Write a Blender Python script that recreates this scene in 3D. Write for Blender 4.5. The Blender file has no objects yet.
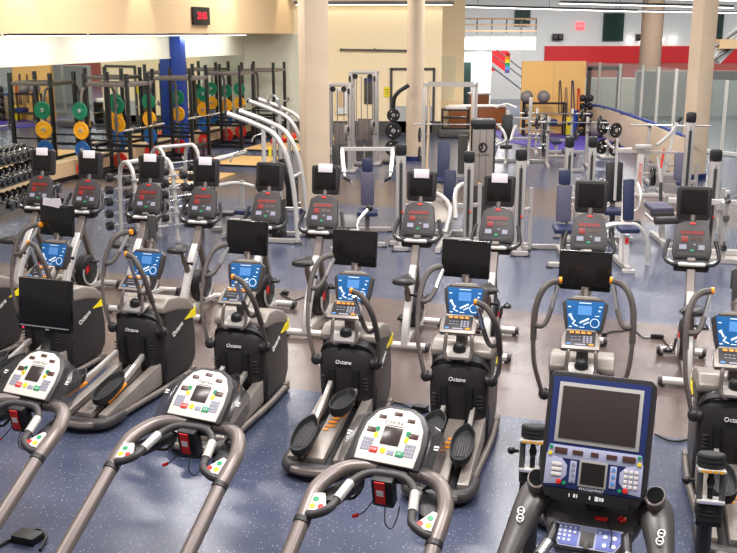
import bpy, bmesh, math, random
from mathutils import Vector, Matrix, Euler
random.seed(7)
SC = bpy.context.scene
COL = SC.collection
R = math.radians
# ------------------------------------------------------------------ camera model
PITCH = R(13.85); FPX = 986.0; CAMH = 3.7
SP, CP = math.sin(PITCH), math.cos(PITCH)
def G(px, py, z=0.0):
    """world point at height z seen at pixel px, py"""
    u = (px-368.5)/FPX; v = (py-276.5)/FPX
    t = (CAMH-z)/(SP+v*CP)
    return Vector((u*t, t*(CP-v*SP), z))
def W(px, py, Y):
    """world point at depth Y seen at pixel px, py"""
    u = (px-368.5)/FPX; v = (py-276.5)/FPX
    t = Y/(CP-v*SP)
    return Vector((u*t, Y, CAMH-t*(SP+v*CP)))
cam = bpy.data.cameras.new('camera'); cam.sensor_width = 36.0; cam.sensor_fit = 'HORIZONTAL'
cam.lens = FPX/737*36.0; cam.clip_end = 300
camo = bpy.data.objects.new('camera', cam); COL.objects.link(camo)
camo.location = (0, 0, CAMH); camo.rotation_euler = (R(90)-PITCH, 0, 0)
SC.camera = camo
# ------------------------------------------------------------------ materials
M = {}
def mat(name, col, rough=.5, metal=0.0, emit=0.0, spec=.5, alpha=None, trans=0, bump=0, bscale=80, var=0, vscale=6, coat=0):
    m = bpy.data.materials.new(name); m.use_nodes = True
    nt = m.node_tree; b = nt.nodes['Principled BSDF']
    c = (*[((x/255)/12.92 if x/255 <= .04045 else ((x/255+.055)/1.055)**2.4) for x in col], 1)
    b.inputs['Base Color'].default_value = c
    b.inputs['Roughness'].default_value = rough
    b.inputs['Metallic'].default_value = metal
    b.inputs['Specular IOR Level'].default_value = spec
    b.inputs['Coat Weight'].default_value = coat
    if trans: b.inputs['Transmission Weight'].default_value = trans
    if alpha is not None: b.inputs['Alpha'].default_value = alpha
    if emit:
        b.inputs['Emission Color'].default_value = c; b.inputs['Emission Strength'].default_value = emit
    if var:
        tc = nt.nodes.new('ShaderNodeTexCoord'); n = nt.nodes.new('ShaderNodeTexNoise'); n.inputs['Scale'].default_value = vscale
        n.inputs['Detail'].default_value = 5
        nt.links.new(tc.outputs['Object'], n.inputs['Vector'])
        mx = nt.nodes.new('ShaderNodeMix'); mx.data_type = 'RGBA'
        mx.inputs[6].default_value = tuple(v*(1-var) for v in c[:3])+(1,)
        mx.inputs[7].default_value = tuple(min(1, v*(1+var)) for v in c[:3])+(1,)
        nt.links.new(n.outputs['Fac'], mx.inputs[0]); nt.links.new(mx.outputs[2], b.inputs['Base Color'])
    if bump:
        tc = nt.nodes.new('ShaderNodeTexCoord'); n = nt.nodes.new('ShaderNodeTexNoise'); n.inputs['Scale'].default_value = bscale
        nt.links.new(tc.outputs['Object'], n.inputs['Vector'])
        bp = nt.nodes.new('ShaderNodeBump'); bp.inputs['Strength'].default_value = bump; bp.inputs['Distance'].default_value = .01
        nt.links.new(n.outputs['Fac'], bp.inputs['Height']); nt.links.new(bp.outputs['Normal'], b.inputs['Normal'])
    M[name] = m
    return m
mat('arm_grey', (66, 61, 61), .4)
mat('charcoal', (44, 41, 43), .4, spec=.4, bump=.05, bscale=200)
mat('mullion', (206, 204, 198), .5)
mat('console_dark', (58, 55, 57), .4)
mat('charcoal_light', (62, 58, 59), .42, spec=.4)
mat('grip', (84, 76, 72), .55)
mat('tube_grey', (118, 108, 103), .38, .35)
mat('rail_grey', (118, 107, 103), .36, .3)
mat('silver', (190, 184, 180), .33, .45)
mat('silver_light', (202, 198, 194), .32, .3)
mat('housing_silver', (146, 137, 130), .38, .25)
mat('chrome', (225, 225, 228), .14, .95)
mat('black', (22, 21, 23), .45)
mat('cup_black', (10, 10, 11), .9, spec=.1)
mat('black_gloss', (12, 12, 13), .12, coat=.3)
mat('black_rubber', (30, 29, 30), .7)
mat('screen_off', (26, 23, 22), .16)
mat('screen_brown', (62, 52, 50), .22)
mat('white_plastic', (232, 224, 216), .4)
mat('white_paint', (226, 222, 220), .35)
mat('paper', (240, 230, 236), .8)
mat('label_white', (240, 238, 236), .5)
mat('blue_display', (30, 92, 150), .25, emit=.22)
mat('display_white', (220, 235, 248), .4, emit=.3)
mat('display_sky', (84, 140, 205), .3, emit=.2)
mat('led_red', (255, 24, 60), .4, emit=7.0)
mat('led_clock', (255, 20, 50), .4, emit=2.0)
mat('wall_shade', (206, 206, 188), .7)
mat('led_dim', (120, 30, 28), .4, emit=.5)
mat('led_brown', (82, 52, 44), .3)
mat('red', (225, 38, 28), .4)
mat('orange', (246, 150, 20), .45)
mat('yellow', (240, 216, 20), .45)
mat('green', (16, 150, 100), .4)
mat('navy_panel', (30, 44, 102), .4)
mat('panel_lilac', (176, 178, 206), .45)
mat('key_blue', (110, 120, 190), .45)
mat('key_grey', (150, 150, 168), .45)
mat('plate_green', (8, 120, 84), .45)
mat('plate_yellow', (238, 166, 18), .45)
mat('plate_blue', (16, 84, 150), .45)
mat('plate_red', (214, 44, 32), .45)
mat('pad_navy', (28, 36, 70), .5)
mat('pad_slate', (82, 79, 100), .5)
mat('wood', (206, 164, 104), .4, var=.12, vscale=3)
mat('wood_brown', (160, 92, 48), .4, var=.1, vscale=3)
mat('orange_board', (242, 190, 112), .55, var=.03, vscale=2)
mat('wall_cream', (246, 226, 186), .7)
mat('wall_pale', (226, 226, 212), .7)
mat('soffit_cream', (224, 192, 148), .7)
mat('wall_white', (226, 228, 226), .7)
mat('wall_red', (206, 24, 30), .5)
mat('wall_brick', (178, 92, 84), .6)
mat('wall_grey', (176, 176, 174), .7, var=.05)
mat('steel_dark', (92, 90, 90), .4, .4)
mat('concrete', (214, 192, 166), .75, var=.1, vscale=2.2, bump=.06, bscale=20)
mat('concrete_dark', (170, 140, 112), .75, var=.12, vscale=2)
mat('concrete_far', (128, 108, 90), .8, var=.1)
mat('blue_paint', (22, 60, 150), .45)
mat('blue_dark', (24, 38, 92), .45)
mat('purple_mat', (78, 62, 160), .55)
mat('ball_grey', (128, 120, 116), .35)
mat('purple', (90, 70, 150), .6)
mat('lamp', (255, 250, 240), .5, emit=6)
mat('lamp_soft', (255, 248, 228), .5, emit=2.0)
mat('exit_red', (255, 90, 100), .5, emit=1.2)
mat('glass_smoke', (70, 68, 70), .15, alpha=.45)
mat('glass_pale', (200, 220, 214), .08, alpha=.13)
mat('glass_dark', (40, 62, 58), .15)
mat('mirror', (226, 232, 224), .02, 1.0)
mat('dark_grey', (70, 66, 64), .6)
mat('tan', (206, 178, 140), .6)
# ------------------------------------------------------------------ mesh builder
def catmull(pts, n=6, closed=False):
    P = [Vector(p) for p in pts]
    if len(P) < 3: return P
    out = []; N = len(P)
    for i in range(N if closed else N-1):
        p0 = P[(i-1) % N] if (closed or i > 0) else P[0]*2-P[1]
        p1 = P[i]; p2 = P[(i+1) % N]
        p3 = P[(i+2) % N] if (closed or i+2 < N) else P[-1]*2-P[-2]
        for k in range(n):
            t = k/n
            out.append(.5*((2*p1)+(p2-p0)*t+(2*p0-5*p1+4*p2-p3)*t*t+(3*p1-p0-3*p2+p3)*t**3))
    if not closed: out.append(P[-1])
    return out
def rotm(rx=0, ry=0, rz=0): return Euler((R(rx), R(ry), R(rz))).to_matrix().to_4x4()
class MB:
    def __init__(s, xf=None): s.bm = bmesh.new(); s.xf = xf or Matrix()
    def _add(s, geom_verts, m): bmesh.ops.transform(s.bm, matrix=s.xf @ m, verts=geom_verts)
    def box(s, c, d, rot=(0, 0, 0), bev=0, seg=2):
        r = bmesh.ops.create_cube(s.bm, size=1)
        vs = r['verts']
        for v in vs: v.co = Vector((v.co.x*d[0], v.co.y*d[1], v.co.z*d[2]))
        if bev:
            es = list({e for v in vs for e in v.link_edges})
            q = bmesh.ops.bevel(s.bm, geom=es, offset=min(bev, min(d)*.49), segments=seg, profile=.6, affect='EDGES')
            vs = list({v for f in q['faces'] for v in f.verts} | {v for v in vs if v.is_valid})
        s._add(vs, Matrix.Translation(c) @ rotm(*rot)); return s
    def ring_mesh(s, rings, caps=True, closed=False):
        vs = [[s.bm.verts.new(s.xf @ Vector(p)) for p in ring] for ring in rings]
        n = len(vs[0])
        for i in range(len(vs) if closed else len(vs)-1):
            a = vs[i]; b = vs[(i+1) % len(vs)]
            for k in range(n):
                try: s.bm.faces.new((a[k], a[(k+1) % n], b[(k+1) % n], b[k]))
                except ValueError: pass
        if caps and not closed:
            s.bm.faces.new(list(reversed(vs[0]))); s.bm.faces.new(vs[-1])
        return s
    def tube(s, pts, r, seg=8, smooth=0, closed=False, flat=1.0, radii=None):
        P = catmull(pts, smooth, closed) if smooth else [Vector(p) for p in pts]
        N = len(P)
        if radii:
            rr = []
            for i in range(N):
                t = i/(N-1)*(len(radii)-1); k = min(int(t), len(radii)-2); rr.append(radii[k]*(1-t+k)+radii[k+1]*(t-k))
        else: rr = [r]*N
        rings = []; up = None
        for i in range(N):
            if closed: T = (P[(i+1) % N]-P[i-1]).normalized()
            else: T = (P[min(i+1, N-1)]-P[max(i-1, 0)]).normalized()
            if up is None:
                up = Vector((0, 0, 1)) if abs(T.z) < .9 else Vector((0, 1, 0))
            up = (up-T*up.dot(T)).normalized(); sd = T.cross(up)
            rings.append([P[i]+(sd*math.cos(a)+up*math.sin(a)*flat)*rr[i] for a in [2*math.pi*k/seg for k in range(seg)]])
        return s.ring_mesh(rings, True, closed)
    def beam(s, pts, w, h, smooth=0):
        """rectangular section swept; w across, h vertical-ish"""
        P = catmull(pts, smooth) if smooth else [Vector(p) for p in pts]
        N = len(P); rings = []; sd0 = None
        for i in range(N):
            T = (P[min(i+1, N-1)]-P[max(i-1, 0)]).normalized()
            if sd0 is None:
                sd0 = T.cross(Vector((0, 0, 1))) if abs(T.z) < .95 else Vector((1, 0, 0))
            sd = (sd0-T*sd0.dot(T)).normalized(); up = sd.cross(T)
            sd0 = sd
            rings.append([P[i]+sd*a*w/2+up*b*h/2 for a, b in ((1, .8), (.8, 1), (-.8, 1), (-1, .8), (-1, -.8), (-.8, -1), (.8, -1), (1, -.8))])
        return s.ring_mesh(rings)
    def cyl(s, a, b, r, r2=None, seg=14):
        return s.tube([a, b], r, seg, radii=[r, r if r2 is None else r2])
    def lathe(s, prof, c=(0, 0, 0), axis='z', seg=20):
        rings = []
        for r, h in prof:
            ring = []
            for k in range(seg):
                a = 2*math.pi*k/seg; x, y = max(r, 1e-4)*math.cos(a), max(r, 1e-4)*math.sin(a)
                p = {'z': (x, y, h), 'x': (h, x, y), 'y': (y, h, x)}[axis]
                ring.append(Vector(p)+Vector(c))
            rings.append(ring)
        return s.ring_mesh(rings)
    def ball(s, c, r, seg=14, rot=(0, 0, 0)):
        rr = r if hasattr(r, '__len__') else (r, r, r)
        q = bmesh.ops.create_uvsphere(s.bm, u_segments=seg, v_segments=max(6, seg*2//3), radius=1)
        for v in q['verts']: v.co = Vector((v.co.x*rr[0], v.co.y*rr[1], v.co.z*rr[2]))
        s._add(q['verts'], Matrix.Translation(c) @ rotm(*rot)); return s
    def prism(s, pts, a, b, axis='x', bev=0, seg=2):
        """polygon pts (2-D) extruded along axis from a to b. axis x: (y,z); y: (x,z); z: (x,y)"""
        f = {'x': lambda p, h: (h, p[0], p[1]), 'y': lambda p, h: (p[0], h, p[1]), 'z': lambda p, h: (p[0], p[1], h)}[axis]
        A = [s.bm.verts.new(Vector(f(p, a))) for p in pts]; B = [s.bm.verts.new(Vector(f(p, b))) for p in pts]
        n = len(pts); fs = [s.bm.faces.new(A), s.bm.faces.new(list(reversed(B)))]
        for k in range(n): fs.append(s.bm.faces.new((A[(k+1) % n], A[k], B[k], B[(k+1) % n])))
        bmesh.ops.recalc_face_normals(s.bm, faces=fs)
        vs = A+B
        if bev:
            es = list({e for v in vs for e in v.link_edges})
            q = bmesh.ops.bevel(s.bm, geom=es, offset=bev, segments=seg, profile=.6, affect='EDGES')
            vs = list({v for f2 in q['faces'] for v in f2.verts} | {v for v in vs if v.is_valid})
        bmesh.ops.transform(s.bm, matrix=s.xf, verts=vs); return s
    def done_each(s, name, m, parent=None, label=None):
        s.bm.verts.index_update(); seen = set(); out = []
        for v0 in s.bm.verts:
            if v0 in seen: continue
            st = [v0]; isl = []; seen.add(v0)
            while st:
                v = st.pop(); isl.append(v)
                for e in v.link_edges:
                    w_ = e.other_vert(v)
                    if w_ not in seen: seen.add(w_); st.append(w_)
            nb = MB(); mp = {v: nb.bm.verts.new(v.co) for v in isl}
            for f in {f for v in isl for f in v.link_faces}: nb.bm.faces.new([mp[v] for v in f.verts])
            out.append(nb.done(name, m, parent, label))
        s.bm.free(); return out
    def done(s, name, m, parent=None, label=None, ang=40, loc=None, rot=None):
        bmesh.ops.recalc_face_normals(s.bm, faces=s.bm.faces[:])
        me = bpy.data.meshes.new(name); s.bm.to_mesh(me); s.bm.free()
        me.materials.append(M[m] if isinstance(m, str) else m)
        for p in me.polygons: p.use_smooth = True
        me.set_sharp_from_angle(angle=R(ang))
        o = bpy.data.objects.new(name, me); COL.objects.link(o)
        if parent: o.parent = parent
        if loc: o.location = loc
        if rot: o.rotation_euler = [R(a) for a in rot]
        if label: o['label'] = label
        return o
def tag(o, label, cat, group=None, kind=None):
    o['label'] = label; o['category'] = cat
    if group: o['group'] = group
    if kind: o['kind'] = kind
    return o
def thing(name, label, cat, loc=(0, 0, 0), yaw=0, group=None):
    """an empty at the thing's base; yaw in degrees clockwise (towards +x)"""
    o = bpy.data.objects.new(name, None); COL.objects.link(o); o.empty_display_size = .1
    o.location = loc; o.rotation_euler = (0, 0, -R(yaw))
    return tag(o, label, cat, group)
def dup(root, loc=None, yaw=None, label=None, group=None):
    def cp(o, par):
        c = o.copy(); COL.objects.link(c)
        if par: c.parent = par
        for ch in list(KIDS.get(o.name, [])) or list(o.children): cp(ch, c)
        return c
    r = cp(root, None)
    if loc is not None: r.location = loc
    if yaw is not None: r.rotation_euler = (0, 0, -R(yaw))
    if label: r['label'] = label
    if group: r['group'] = group
    return r
KIDS = {}
def structure(o):
    o['kind'] = 'structure'; return o
def text(s, size, m, parent, mtx, name='lettering', ext=.002, sx=1.0, align='CENTER', toplevel=False):
    cu = bpy.data.curves.new('t', 'FONT'); cu.body = s; cu.size = size; cu.extrude = ext
    cu.align_x = align; cu.align_y = 'CENTER'; cu.resolution_u = 2
    t = bpy.data.objects.new('t', cu); COL.objects.link(t)
    dg = bpy.context.evaluated_depsgraph_get()
    me = bpy.data.meshes.new_from_object(t.evaluated_get(dg))
    bpy.data.objects.remove(t); bpy.data.curves.remove(cu)
    me.name = name
    me.transform(mtx @ Matrix.Diagonal((sx, 1, 1, 1)))
    me.materials.clear(); me.materials.append(M[m])
    o = bpy.data.objects.new(name, me); COL.objects.link(o)
    if parent: o.parent = parent
    return o
def frame_mtx(o, x, y):
    """matrix with origin o, x axis x, y axis y (z = x cross y)"""
    x = Vector(x).normalized(); y = Vector(y); y = (y-x*y.dot(x)).normalized(); z = x.cross(y)
    m = Matrix((x, y, z)).transposed().to_4x4(); m.translation = Vector(o); return m
# ------------------------------------------------------------------ world, light
SC.view_settings.view_transform = 'Standard'; SC.view_settings.look = 'None'
SC.view_settings.gamma = 1; SC.view_settings.exposure = 0.0; SC.view_settings.use_curve_mapping = False
w = bpy.data.worlds.new('world'); SC.world = w; w.use_nodes = True
w.node_tree.nodes['Background'].inputs[0].default_value = (1.0, .96, .95, 1)
w.node_tree.nodes['Background'].inputs[1].default_value = .33
def area(loc, sx, sy, power, rot=(0, 0, 0), col=(1, .97, .94)):
    l = bpy.data.lights.new('lamp', 'AREA'); l.shape = 'RECTANGLE'; l.size = sx; l.size_y = sy; l.energy = power; l.color = col
    o = bpy.data.objects.new('ceiling_or_fill_lamp', l); COL.objects.link(o); o.location = loc; o.rotation_euler = [R(a) for a in rot]
    return o
for X, Y in ((-5, 6), (0, 6), (5, 5), (-5, 13), (0, 12.5), (5, 12), (-4, 21), (3, 20), (9, 19), (-3, 30), (4, 30), (10, 29)):
    area((X, Y, 7.2), 3.2, .5, 260 if X == -5 else 470, (0, 0, -18))
# ------------------------------------------------------------------ floor
def floor_mat():
    m = bpy.data.materials.new('rubber_floor'); m.use_nodes = True; nt = m.node_tree; b = nt.nodes['Principled BSDF']
    N = nt.nodes.new; L = nt.links.new
    g = N('ShaderNodeNewGeometry'); sep = N('ShaderNodeSeparateXYZ'); L(g.outputs['Position'], sep.inputs[0])
    # signed distance to the two seams of the tan strip:  y + k x
    def lin(k):
        mu = N('ShaderNodeMath'); mu.operation = 'MULTIPLY_ADD'; mu.inputs[1].default_value = k
        L(sep.outputs['X'], mu.inputs[0]); L(sep.outputs['Y'], mu.inputs[2]); return mu.outputs[0]
    def gt(sock, v):
        c = N('ShaderNodeMath'); c.operation = 'GREATER_THAN'; c.inputs[1].default_value = v; L(sock, c.inputs[0]); return c.outputs[0]
    def op(o, a, c):
        q = N('ShaderNodeMath'); q.operation = o
        for i, x in enumerate((a, c)):
            if isinstance(x, (int, float)): q.inputs[i].default_value = x
            else: L(x, q.inputs[i])
        return q.outputs[0]
    s = lin(.36)
    band = op('MULTIPLY', gt(s, 9.69), op('SUBTRACT', 1, gt(s, 13.78)))
    band2 = op('MULTIPLY', gt(s, 21.5), op('SUBTRACT', 1, gt(s, 25.5)))
    band = op('MAXIMUM', band, band2)
    n = N('ShaderNodeTexNoise'); n.inputs['Scale'].default_value = .9; n.inputs['Detail'].default_value = 6; L(g.outputs['Position'], n.inputs['Vector'])
    r1 = N('ShaderNodeValToRGB'); r1.color_ramp.elements[0].position = .3; r1.color_ramp.elements[1].position = .7
    r1.color_ramp.elements[0].color = (.036, .048, .090, 1); r1.color_ramp.elements[1].color = (.074, .082, .132, 1); L(n.outputs['Fac'], r1.inputs[0])
    r2 = N('ShaderNodeValToRGB'); r2.color_ramp.elements[0].position = .3; r2.color_ramp.elements[1].position = .7
    r2.color_ramp.elements[0].color = (.090, .063, .056, 1); r2.color_ramp.elements[1].color = (.125, .090, .082, 1); L(n.outputs['Fac'], r2.inputs[0])
    mx = N('ShaderNodeMix'); mx.data_type = 'RGBA'; L(band, mx.inputs[0]); L(r1.outputs[0], mx.inputs[6]); L(r2.outputs[0], mx.inputs[7])
    v = N('ShaderNodeTexVoronoi'); v.inputs['Scale'].default_value = 34; L(g.outputs['Position'], v.inputs['Vector'])
    lt = N('ShaderNodeMath'); lt.operation = 'LESS_THAN'; lt.inputs[1].default_value = .16; L(v.outputs['Distance'], lt.inputs[0])
    sc = N('ShaderNodeSeparateColor'); L(v.outputs['Color'], sc.inputs[0])
    keep = op('MULTIPLY', lt.outputs[0], gt(sc.outputs[0], .35))
    keep = op('MULTIPLY', keep, op('SUBTRACT', .8, op('MULTIPLY', band, .6)))
    m2 = N('ShaderNodeMix'); m2.data_type = 'RGBA'; m2.inputs[7].default_value = (.42, .44, .52, 1); L(keep, m2.inputs[0]); L(mx.outputs[2], m2.inputs[6])
    L(m2.outputs[2], b.inputs['Base Color'])
    b.inputs['Roughness'].default_value = .24; b.inputs['Specular IOR Level'].default_value = .5
    n2 = N('ShaderNodeTexNoise'); n2.inputs['Scale'].default_value = 60; L(g.outputs['Position'], n2.inputs['Vector'])
    bp = N('ShaderNodeBump'); bp.inputs['Strength'].default_value = .12; bp.inputs['Distance'].default_value = .01; L(n2.outputs['Fac'], bp.inputs['Height']); L(bp.outputs['Normal'], b.inputs['Normal'])
    return m
fl = MB(); fl.box((0, 36, -.05), (60, 78, .1)); fo = structure(fl.done('floor', floor_mat()))
# ------------------------------------------------------------------ elliptical trainer
def sring(z, hw, y0, y1, n=20, p=3.2):
    cy = (y0+y1)/2; hd = (y1-y0)/2; out = []
    for k in range(n):
        a = 2*math.pi*k/n; c, s_ = math.cos(a), math.sin(a)
        out.append((hw*math.copysign(abs(c)**(2/p), c), cy+hd*math.copysign(abs(s_)**(2/p), s_), z))
    return out
def make_elliptical():
    root = thing('elliptical_trainer', 'x', 'elliptical trainer', group='elliptical trainers in one row')
    b = MB()
    for s in (-1, 1):
        b.tube([(s*.24, .1, .07), (s*.26, .6, .07), (s*.29, 1.2, .07), (s*.28, 1.75, .07)], .032, 10, 4)
    b.box((0, 1.72, .06), (.62, .12, .1), bev=.02)
    b.box((0, .6, .07), (.2, 1.1, .06))
    b.done('base_frame', 'tube_grey', root)
    q = MB()
    q.tube([(-.265, .3, .085), (-.26, .12, .085), (-.2, .0, .085), (0, -.03, .085), (.2, .0, .085), (.26, .12, .085), (.265, .3, .085)], .058, 10, 4, flat=1.0)
    bump = q.done('rear_bumper', 'charcoal_light', root)
    q = MB(); q.tube([(-.17, -.045, .09), (-.08, -.085, .09), (.08, -.085, .09), (.17, -.045, .09)], .035, 8, 3); q.done('trim_bar', 'rail_grey', bump)
    q = MB()
    for x, wd in ((-.205, .09), (0, .15), (.205, .09)):
        q.prism([(.06, .1), (1.12, .1), (1.12, .34), (.06, .16)], x-wd/2, x+wd/2, 'x', .008)
    dp = q.done('deck_plate', 'housing_silver', root)
    q = MB(); q.prism([(.06, .06), (1.1, .06), (1.1, .27), (.06, .1)], -.24, .24, 'x'); q.done('deck_bed', 'black', root)
    q = MB()
    sl = math.atan2(.18, 1.06)
    for (x, y, rx) in ((.01, .70, .036), (-.005, .635, .045), (-.01, .57, .05), (-.035, .51, .03)):
        z = .16+(y-.06)*.17
        q.lathe([(0, .0), (1, .0), (1, .004), (0, .004)], seg=12)
        vs = q.bm.verts[-48:] if hasattr(q.bm.verts, 'ensure_lookup_table') else []
        q.bm.verts.ensure_lookup_table(); vs = q.bm.verts[-48:]
        bmesh.ops.transform(q.bm, matrix=Matrix.Translation((x, y, z+.002)) @ rotm(math.degrees(sl)) @ Matrix.Diagonal((rx, .022, 1, 1)), verts=list(vs))
    q.done('warning_sticker', 'orange', dp)
    # front shield
    q = MB()
    q.ring_mesh([sring(z, hw, y0, y1) for z, hw, y0, y1 in ((.16, .25, 1.10, 1.4), (.3, .265, 1.03, 1.42), (.5, .272, 1.0, 1.44), (.66, .272, 1.0, 1.44), (.78, .26, 1.02, 1.44), (.87, .225, 1.07, 1.43), (.91, .17, 1.14, 1.4))])
    fc = q.done('front_cover', 'charcoal', root)
    q = MB()
    for s in (-1, 1): q.tube([(s*.115, 1.09, .2), (s*.115, 1.035, .32), (s*.115, 1.005, .5), (s*.115, 1.012, .64)], .036, 8, 2)
    q.done_each('arm_slot', 'black', fc)
    q = MB()
    for s in (-1, 1):
        q = MB()
        for i in range(4): q.box((s*.205, 1.012+.004*abs(i), .56-.035*i), (.045, .02, .012), (0, 0, s*10))
        q.done('vent', 'charcoal_light', fc)
    text('Octane', .052, 'label_white', fc, frame_mtx((0, .99, .715), (1, 0, 0), (0, .18, 1)), ext=.004)
    q = MB(); q.tube([(-.255, 1.14, .76), (-.185, 1.06, .86), (0, 1.035, .885), (.185, 1.06, .86), (.255, 1.14, .76)], .014, 6, 4); q.done('cover_seam', 'black', fc)
    # drive housing
    q = MB(); q.prism([(1.15, .08), (1.74, .08), (1.86, .2), (1.88, .45), (1.83, .72), (1.74, .8), (1.2, .92)], -.27, .27, 'x', .05, 3)
    dh = q.done('drive_housing', 'charcoal', root)
    q = MB(); q.prism([(1.16, .93), (1.28, 1.0), (1.5, .975), (1.72, .9), (1.85, .78), (1.87, .68), (1.8, .74), (1.5, .82), (1.16, .86)], -.277, .277, 'x', .03, 3)
    q.done('housing_lid', 'housing_silver', root)
    q = MB()
    for s in (-1, 1): q.prism([(1.62, .68), (1.865, .765), (1.862, .655)], s*.272-.006, s*.272+.006, 'x')
    q.done_each('side_stripe', 'yellow', dh)
    for s in (-1, 1):
        text('Octane', .08, 'label_white', dh, frame_mtx((s*.278, 1.45, .62), (0, s, .42*s), (0, -.42, 1)), ext=.003)
    # pivots and swinging handles
    for s in (-1, 1):
        q = MB(); q.ball((0, 0, 0), (.05, .052, .056)); q.cyl((-s*.06, 0, 0), (s*.02, 0, 0), .045)
        q.done('pivot_hub', 'charcoal', root, loc=(s*.30, 1.1, .69))
        q = MB()
        q.tube([(0, 0, 0), (s*.03, -.03, .10), (s*.075, -.05, .28), (s*.09, -.04, .45), (s*.09, -.03, .5)], .019, 8, 4)
        h = q.done('moving_handle', 'tube_grey', root, loc=(s*.31, 1.1, .69))
        q = MB(); q.tube([(s*.09, -.03, .48), (s*.09, .0, .62), (s*.08, .04, .73), (s*.04, .09, .835), (-s*.02, .15, .88), (-s*.10, .18, .895)], .026, 8, 4); q.done('grip', 'grip', h)
        q = MB(); q.tube([(s*.085, .0, .6), (s*.03, -.03, .6), (-s*.01, .0, .63), (-s*.045, .06, .71)], .021, 8, 4); q.done('lower_grip', 'grip', h)
        q = MB(); q.tube([(-s*.045, .06, .71), (-s*.085, .15, .86)], .02, 8); q.done('pulse_sensor', 'chrome', h)
        q = MB(); q.cyl((-s*.095, .179, .895), (-s*.118, .181, .896), .027); q.done('end_cap', 'orange', h)
    # pedal arms : origin at slot
    for s in (-1, 1):
        q = MB(); q.beam([(0, .06, .05), (0, -.3, -.06), (0, -.66, -.15)], .042, .06, 3)
        a = q.done('pedal_arm', 'silver', root, loc=(s*.115, 1.1, .46))
        q = MB()
        for (y0, y1, zz, hw) in ((-1.02, -.5, 0, .098),):
            base = []; top = []
            n = 20
            out = []
            for k in range(n):
                t = 2*math.pi*k/n
                yy = math.cos(t); xx = math.sin(t)
                wdt = hw*(1.0 if yy < 0 else 1-.55*yy*yy)
                out.append((xx*wdt if abs(xx) < .98 else math.copysign(wdt, xx), (y0+y1)/2+(y1-y0)/2*math.copysign(abs(yy)**.7, yy)))
            sc = lambda f, z, dz=0: [(x*f, (y0+y1)/2+(y-(y0+y1)/2)*f, -.13+z+(y-y0)*.16) for x, y in out]
            q.ring_mesh([sc(.9, -.03), sc(1, 0), sc(1.03, .05), sc(.95, .05), sc(.88, .0)])
        pd = q.done('pedal', 'black_rubber', a)
        q = MB()
        for i in range(5): q.box((-.045+i*.0225, -.76, -.085), (.007, .3, .008), (9, 0, 0))
        q.done('pedal_ridges', 'charcoal', pd)
        q = MB(); q.box((0, -.7, -.155), (.1, .34, .024), (9, 0, 0), .005); q.done('pedal_plate', 'orange', pd)
    # mast and console
    q = MB(); q.beam([(0, 1.28, .9), (0, 1.24, 1.06), (0, 1.36, 1.18), (0, 1.44, 1.34)], .1, .06, 3); q.done('mast', 'tube_grey', root)
    q = MB(); q.box((0, 1.08, .935), (.25, .17, .035), (18, 0, 0), .015)
    tr = q.done('bottle_tray', 'silver', root)
    q = MB(); q.ball((0, 1.09, .965), (.06, .055, .075), rot=(18, 0, 0)); q.done('cup_holder', 'black', tr)
    for s in (-1, 1):
        q = MB(); q.tube([(s*.105, 1.14, 1.16), (s*.115, 1.05, 1.09), (s*.12, 1.02, .96), (s*.1, 1.0, .9), (s*.06, 1.04, .88)], .017, 8, 4); q.done('fixed_handlebar', 'tube_grey', root)
    cm = frame_mtx((-.02, 1.14, 1.175), (1, 0, 0), (0, .8, .6))
    q = MB(cm); q.prism([(-.16, -.1), (.16, -.1), (.165, .02), (.12, .11), (-.12, .11), (-.165, .02)], -.03, .02, 'z', .015)
    cp = q.done('control_panel', 'housing_silver', root)
    q = MB(cm); q.box((0, .01, .021), (.25, .15, .006), bev=.003); q.done('keypad', 'charcoal', cp)
    q = MB(cm)
    for i in range(4): q.box((-.075+i*.048, .065, .026), (.036, .022, .008), bev=.004)
    q.box((.09, -.055, .026), (.04, .015, .008))
    q.done_each('orange_button', 'orange', cp)
    q = MB(cm)
    for i in range(3):
        for j in range(4): q.box((.03+i*.028, .025-j*.019, .026), (.019, .012, .006))
    for i in range(3): q.box((-.07+i*.03, .02, .026), (.02, .006, .004)); q.box((-.07+i*.03, -.01, .026), (.022, .006, .004))
    q.box((0, -.058, .026), (.09, .014, .004))
    q.done('key_pad', 'key_grey', cp)
    q = MB(cm); q.box((-.095, -.055, .026), (.035, .015, .006)); q.done('start_button', 'display_sky', cp)
    dm = frame_mtx((0, 1.36, 1.335), (1, 0, 0), (0, .35, 1)) @ Matrix.Scale(.88, 4)
    q = MB(dm); q.prism([(-.17, -.17), (.17, -.17), (.2, -.05), (.225, .12), (.16, .175), (-.16, .175), (-.225, .12), (-.2, -.05)], -.07, .012, 'z', .02)
    sh = q.done('screen_housing', 'charcoal_light', root)
    q = MB(dm); q.prism([(-.16, .155), (.16, .155), (.1, .19), (-.1, .19)], -.04, .02, 'z', .008); q.done('hood', 'housing_silver', sh)
    q = MB(dm); q.prism([(-.15, -.135), (.15, -.135), (.185, .14), (-.185, .14)], .0, .018, 'z', .003); di = q.done('display', 'blue_display', root)
    q = MB(dm); q.box((0, .05, .019), (.13, .09, .003)); q.done('display_window', 'display_sky', di)
    q = MB(dm)
    q.box((0, .122, .02), (.12, .008, .003))
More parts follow.
